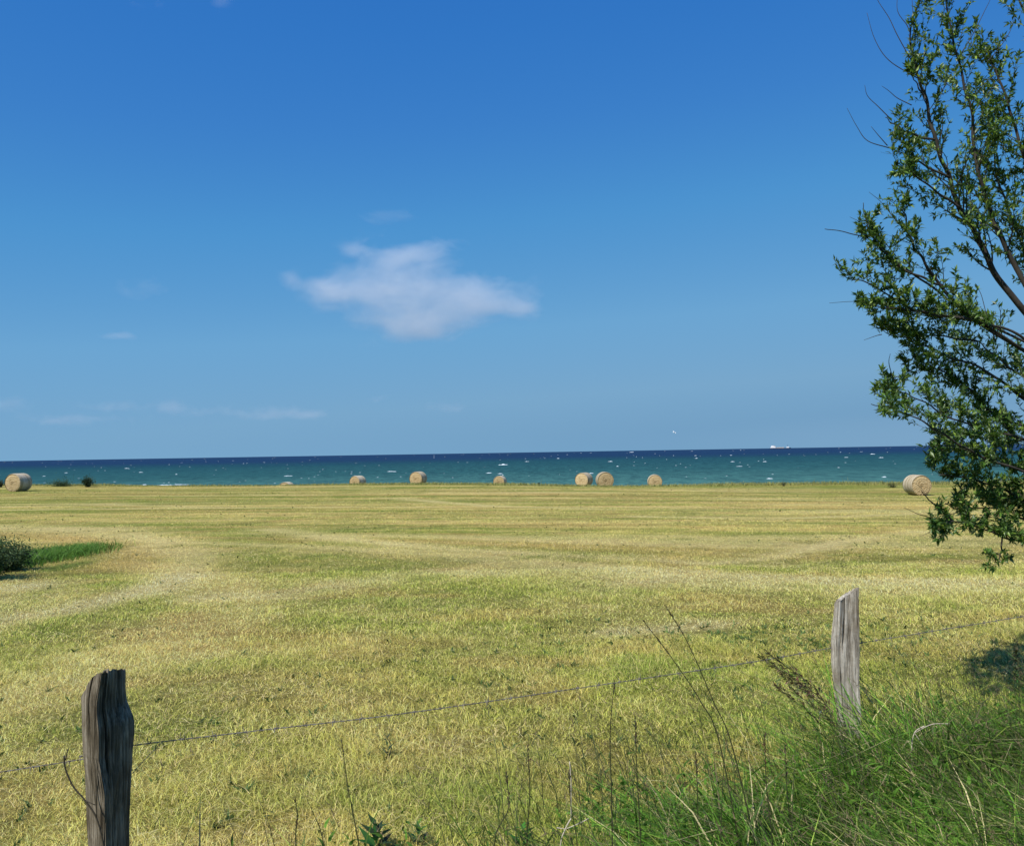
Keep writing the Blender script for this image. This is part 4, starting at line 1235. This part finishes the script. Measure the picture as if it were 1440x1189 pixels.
for (pts, r0, r1, step, sl_, dens, br_, sk) in limbs:
    tw_.limb(tree, pts, r0 * .40, r1 * .7, step * TS, sl_ * TS, dens, True, br_, sk)
for (pts, r0, sl_, dens) in [(PX([(1315, 197), (1285, 190), (1262, 178), (1245, 165)], 7.75, 7.6), .011, .26, .5), (PX([(1335, 250), (1300, 232), (1275, 218), (1250, 207)], 7.8, 7.6), .011, .28, .7),
    (PX([(1350, 292), (1315, 268), (1285, 245), (1262, 228)], 7.8, 7.6), .011, .28, .8), (PX([(1302, 140), (1290, 120), (1284, 108)], 7.7, 7.7), .008, .2, .5), (PX([(1440, 493), (1380, 455), (1310, 440), (1262, 434), (1228, 430)], 7.7, 7.2), .012, .28, .6),
    (PX([(1320, 400), (1275, 380), (1240, 350), (1220, 320), (1214, 285)], 7.6, 7.4), .011, .28, .6), (PX([(1340, 732), (1320, 715), (1304, 700), (1296, 690)], 7.5, 7.4), .009, .22, .5), (PX([(1409, 754), (1408, 775), (1405, 790)], 7.6, 7.5), .008, .18, .5),
    (PX([(1375, 480), (1340, 475), (1300, 470), (1262, 470)], 7.8, 7.6), .010, .26, .6)]:
    tw_.limb(tree, pts, r0 * .7, .002, .06 * TS, sl_ * TS, dens, True, .18, .1)
# bare whips curving up at the outer edge
wm = MB()
for line in [[(1290, 110), (1250, 85), (1230, 55), (1219, 18)], [(1283, 88), (1262, 50), (1250, 25), (1234, 0), (1225, -25)], [(1279, 45), (1275, 35), (1262, 15), (1263, -15)], [(1285, 50), (1284, 25), (1282, -10)],
             [(1250, 165), (1235, 150), (1220, 135), (1216, 120)], [(1282, 148), (1262, 138), (1250, 128), (1240, 121)], [(1250, 208), (1220, 198), (1205, 178), (1191, 152)], [(1248, 205), (1235, 190), (1225, 178)],
             [(1352, 75), (1370, 45), (1385, 15), (1395, -5)], [(1388, 88), (1405, 68), (1420, 45), (1428, 20)], [(1278, 330), (1260, 310), (1240, 285), (1222, 270)], [(1304, 726), (1290, 722), (1271, 713)], [(1400, 480), (1388, 445), (1380, 415), (1372, 400)],
             [(1340, 270), (1310, 240), (1290, 215), (1282, 200)], [(1318, 440), (1320, 420), (1316, 400)], [(1260, 360), (1235, 330), (1215, 315), (1195, 305)], [(1255, 530), (1250, 510), (1252, 497)], [(1240, 470), (1232, 472), (1215, 478)], [(1266, 436), (1235, 432), (1205, 424), (1166, 426)]]:
    pts = spline([at(a, b, 5.4) for a, b in line], 6)
    wm.tube(pts, [0.0032 * (1 - 0.7 * i / len(pts)) for i in range(len(pts))], 5)
wm.build('bare_twigs', M_bark, tree)
# the rest of the crown, right of the picture
for k in range(15):
    a_ = random.uniform(-1.0, 2.2); L_ = random.uniform(1.1, 2.1)
    e_ = Vector((math.cos(a_) * L_ + 0.6, math.sin(a_) * L_ * .8, random.uniform(0.4, 2.4)))
    P_ = [F0, F0 + e_ * 0.5 + Vector((0, 0, .4)), F0 + e_]
    if proj([list(P_[2])])[0][0] < 1500: continue
    tw_.limb(tree, P_, .024, .004, .09, .32, .75, True, .15, .35)
tw_.lf.build('crown', M_leaf, tree)
print('willow leaves', tw_.nl)

# ------------------------------------------------------------------ ship on the horizon
def boxm(mb, x0, x1, y0, y1, z0, z1, taper=0.0):
    V = [(x0, y0, z0), (x1, y0, z0), (x1, y1, z0), (x0, y1, z0), (x0 + taper, y0, z1), (x1 - taper, y0, z1), (x1 - taper, y1, z1), (x0 + taper, y1, z1)]
    mb.add(V, [(0, 3, 2, 1), (4, 5, 6, 7), (0, 1, 5, 4), (1, 2, 6, 5), (2, 3, 7, 6), (3, 0, 4, 7)])
Ds = 9000.0
sp0 = at(1097, 626, Ds); sp0.z = SEA_Z
ship = empty('cargo_ship', sp0); tag(ship, 'distant cargo ship with a white superstructure on the sea horizon', 'ship')
hl = MB()
V = []; prof = [(-105, 9, 9), (-98, 14, 11), (70, 14, 9), (92, 10, 11), (108, 1, 14)]
for (x, w, h) in prof:
    V += [(x, -w, h), (x, w, h), (x * .97, w * .7, -3), (x * .97, -w * .7, -3)]
Fc = []
for i in range(len(prof) - 1):
    for j in range(4):
        k = (j + 1) % 4; Fc.append((i * 4 + j, (i + 1) * 4 + j, (i + 1) * 4 + k, i * 4 + k))
Fc += [(0, 1, 2, 3), (19, 18, 17, 16)]
hl.add(V, Fc); hl.build('hull', M_grey, ship, False)
s1 = MB(); boxm(s1, -96, -48, -13, 13, 10, 20, 2); boxm(s1, -90, -60, -11, 11, 20, 29, 3); boxm(s1, -84, -66, -12, 12, 29, 35, 2); s1.build('superstructure', M_white, ship, False)
f1 = MB(); boxm(f1, -58, -50, -4, 4, 20, 33, 1); f1.build('funnel', M_buff, ship, False)
d1 = MB()
for x in (-36, -10, 16): boxm(d1, x, x + 20, -9, 9, 9, 17, 1)
d1.build('deck_cargo', M_buff, ship, False)
b1 = MB(); boxm(b1, 66, 88, -9, 9, 10, 22, 3); b1.build('fore_house', M_white, ship, False)
m1 = MB(); m1.tube([(76, 0, 20), (76, 0, 44)], 1.4, 6); m1.tube([(-75, 0, 34), (-75, 0, 44)], 1.0, 6); m1.build('mast', M_grey, ship, False)

# ------------------------------------------------------------------ gull over the sea
gp = at(948, 608, 150)
gb = MB()
prof = [(-0.24, .006), (-0.20, .02), (-0.12, .045), (0, .062), (.10, .055), (.16, .034), (.20, .036), (.235, .028), (.262, .008), (.29, .003)]
n = 10; V = []; Fc = []
for (x, r) in prof:
    for j in range(n):
        a_ = 2 * PI * j / n; V.append((x, r * math.cos(a_), r * math.sin(a_)))
for i in range(len(prof) - 1):
    for j in range(n):
        k = (j + 1) % n; Fc.append((i * n + j, i * n + k, (i + 1) * n + k, (i + 1) * n + j))
gb.add(V, Fc)
for s_ in (-1, 1):
    st_ = [(0.0, .09, -.10, .02), (.18, .10, -.07, .12), (.36, .07, -.07, .16), (.55, .0, -.10, .11), (.68, -.10, -.13, .05)]
    V = []
    for (y, xf, xb, z) in st_: V += [(xf, s_ * y, z + .008), (xb, s_ * y, z), (xf, s_ * y, z - .008)]
    Fc = []
    for i in range(len(st_) - 1):
        for j in range(3):
            k = (j + 1) % 3; Fc.append((i * 3 + j, i * 3 + k, (i + 1) * 3 + k, (i + 1) * 3 + j))
    gb.add(V, Fc)
gb.add([(-.22, 0, .005), (-.34, .06, .0), (-.36, 0, .005), (-.34, -.06, 0)], [(0, 1, 2, 3)])
go = gb.build('gull', M_gull); go.location = gp; go.rotation_euler = (0.35, 0.1, 0.4)
tag(go, 'tiny white gull flying above the sea horizon', 'bird')
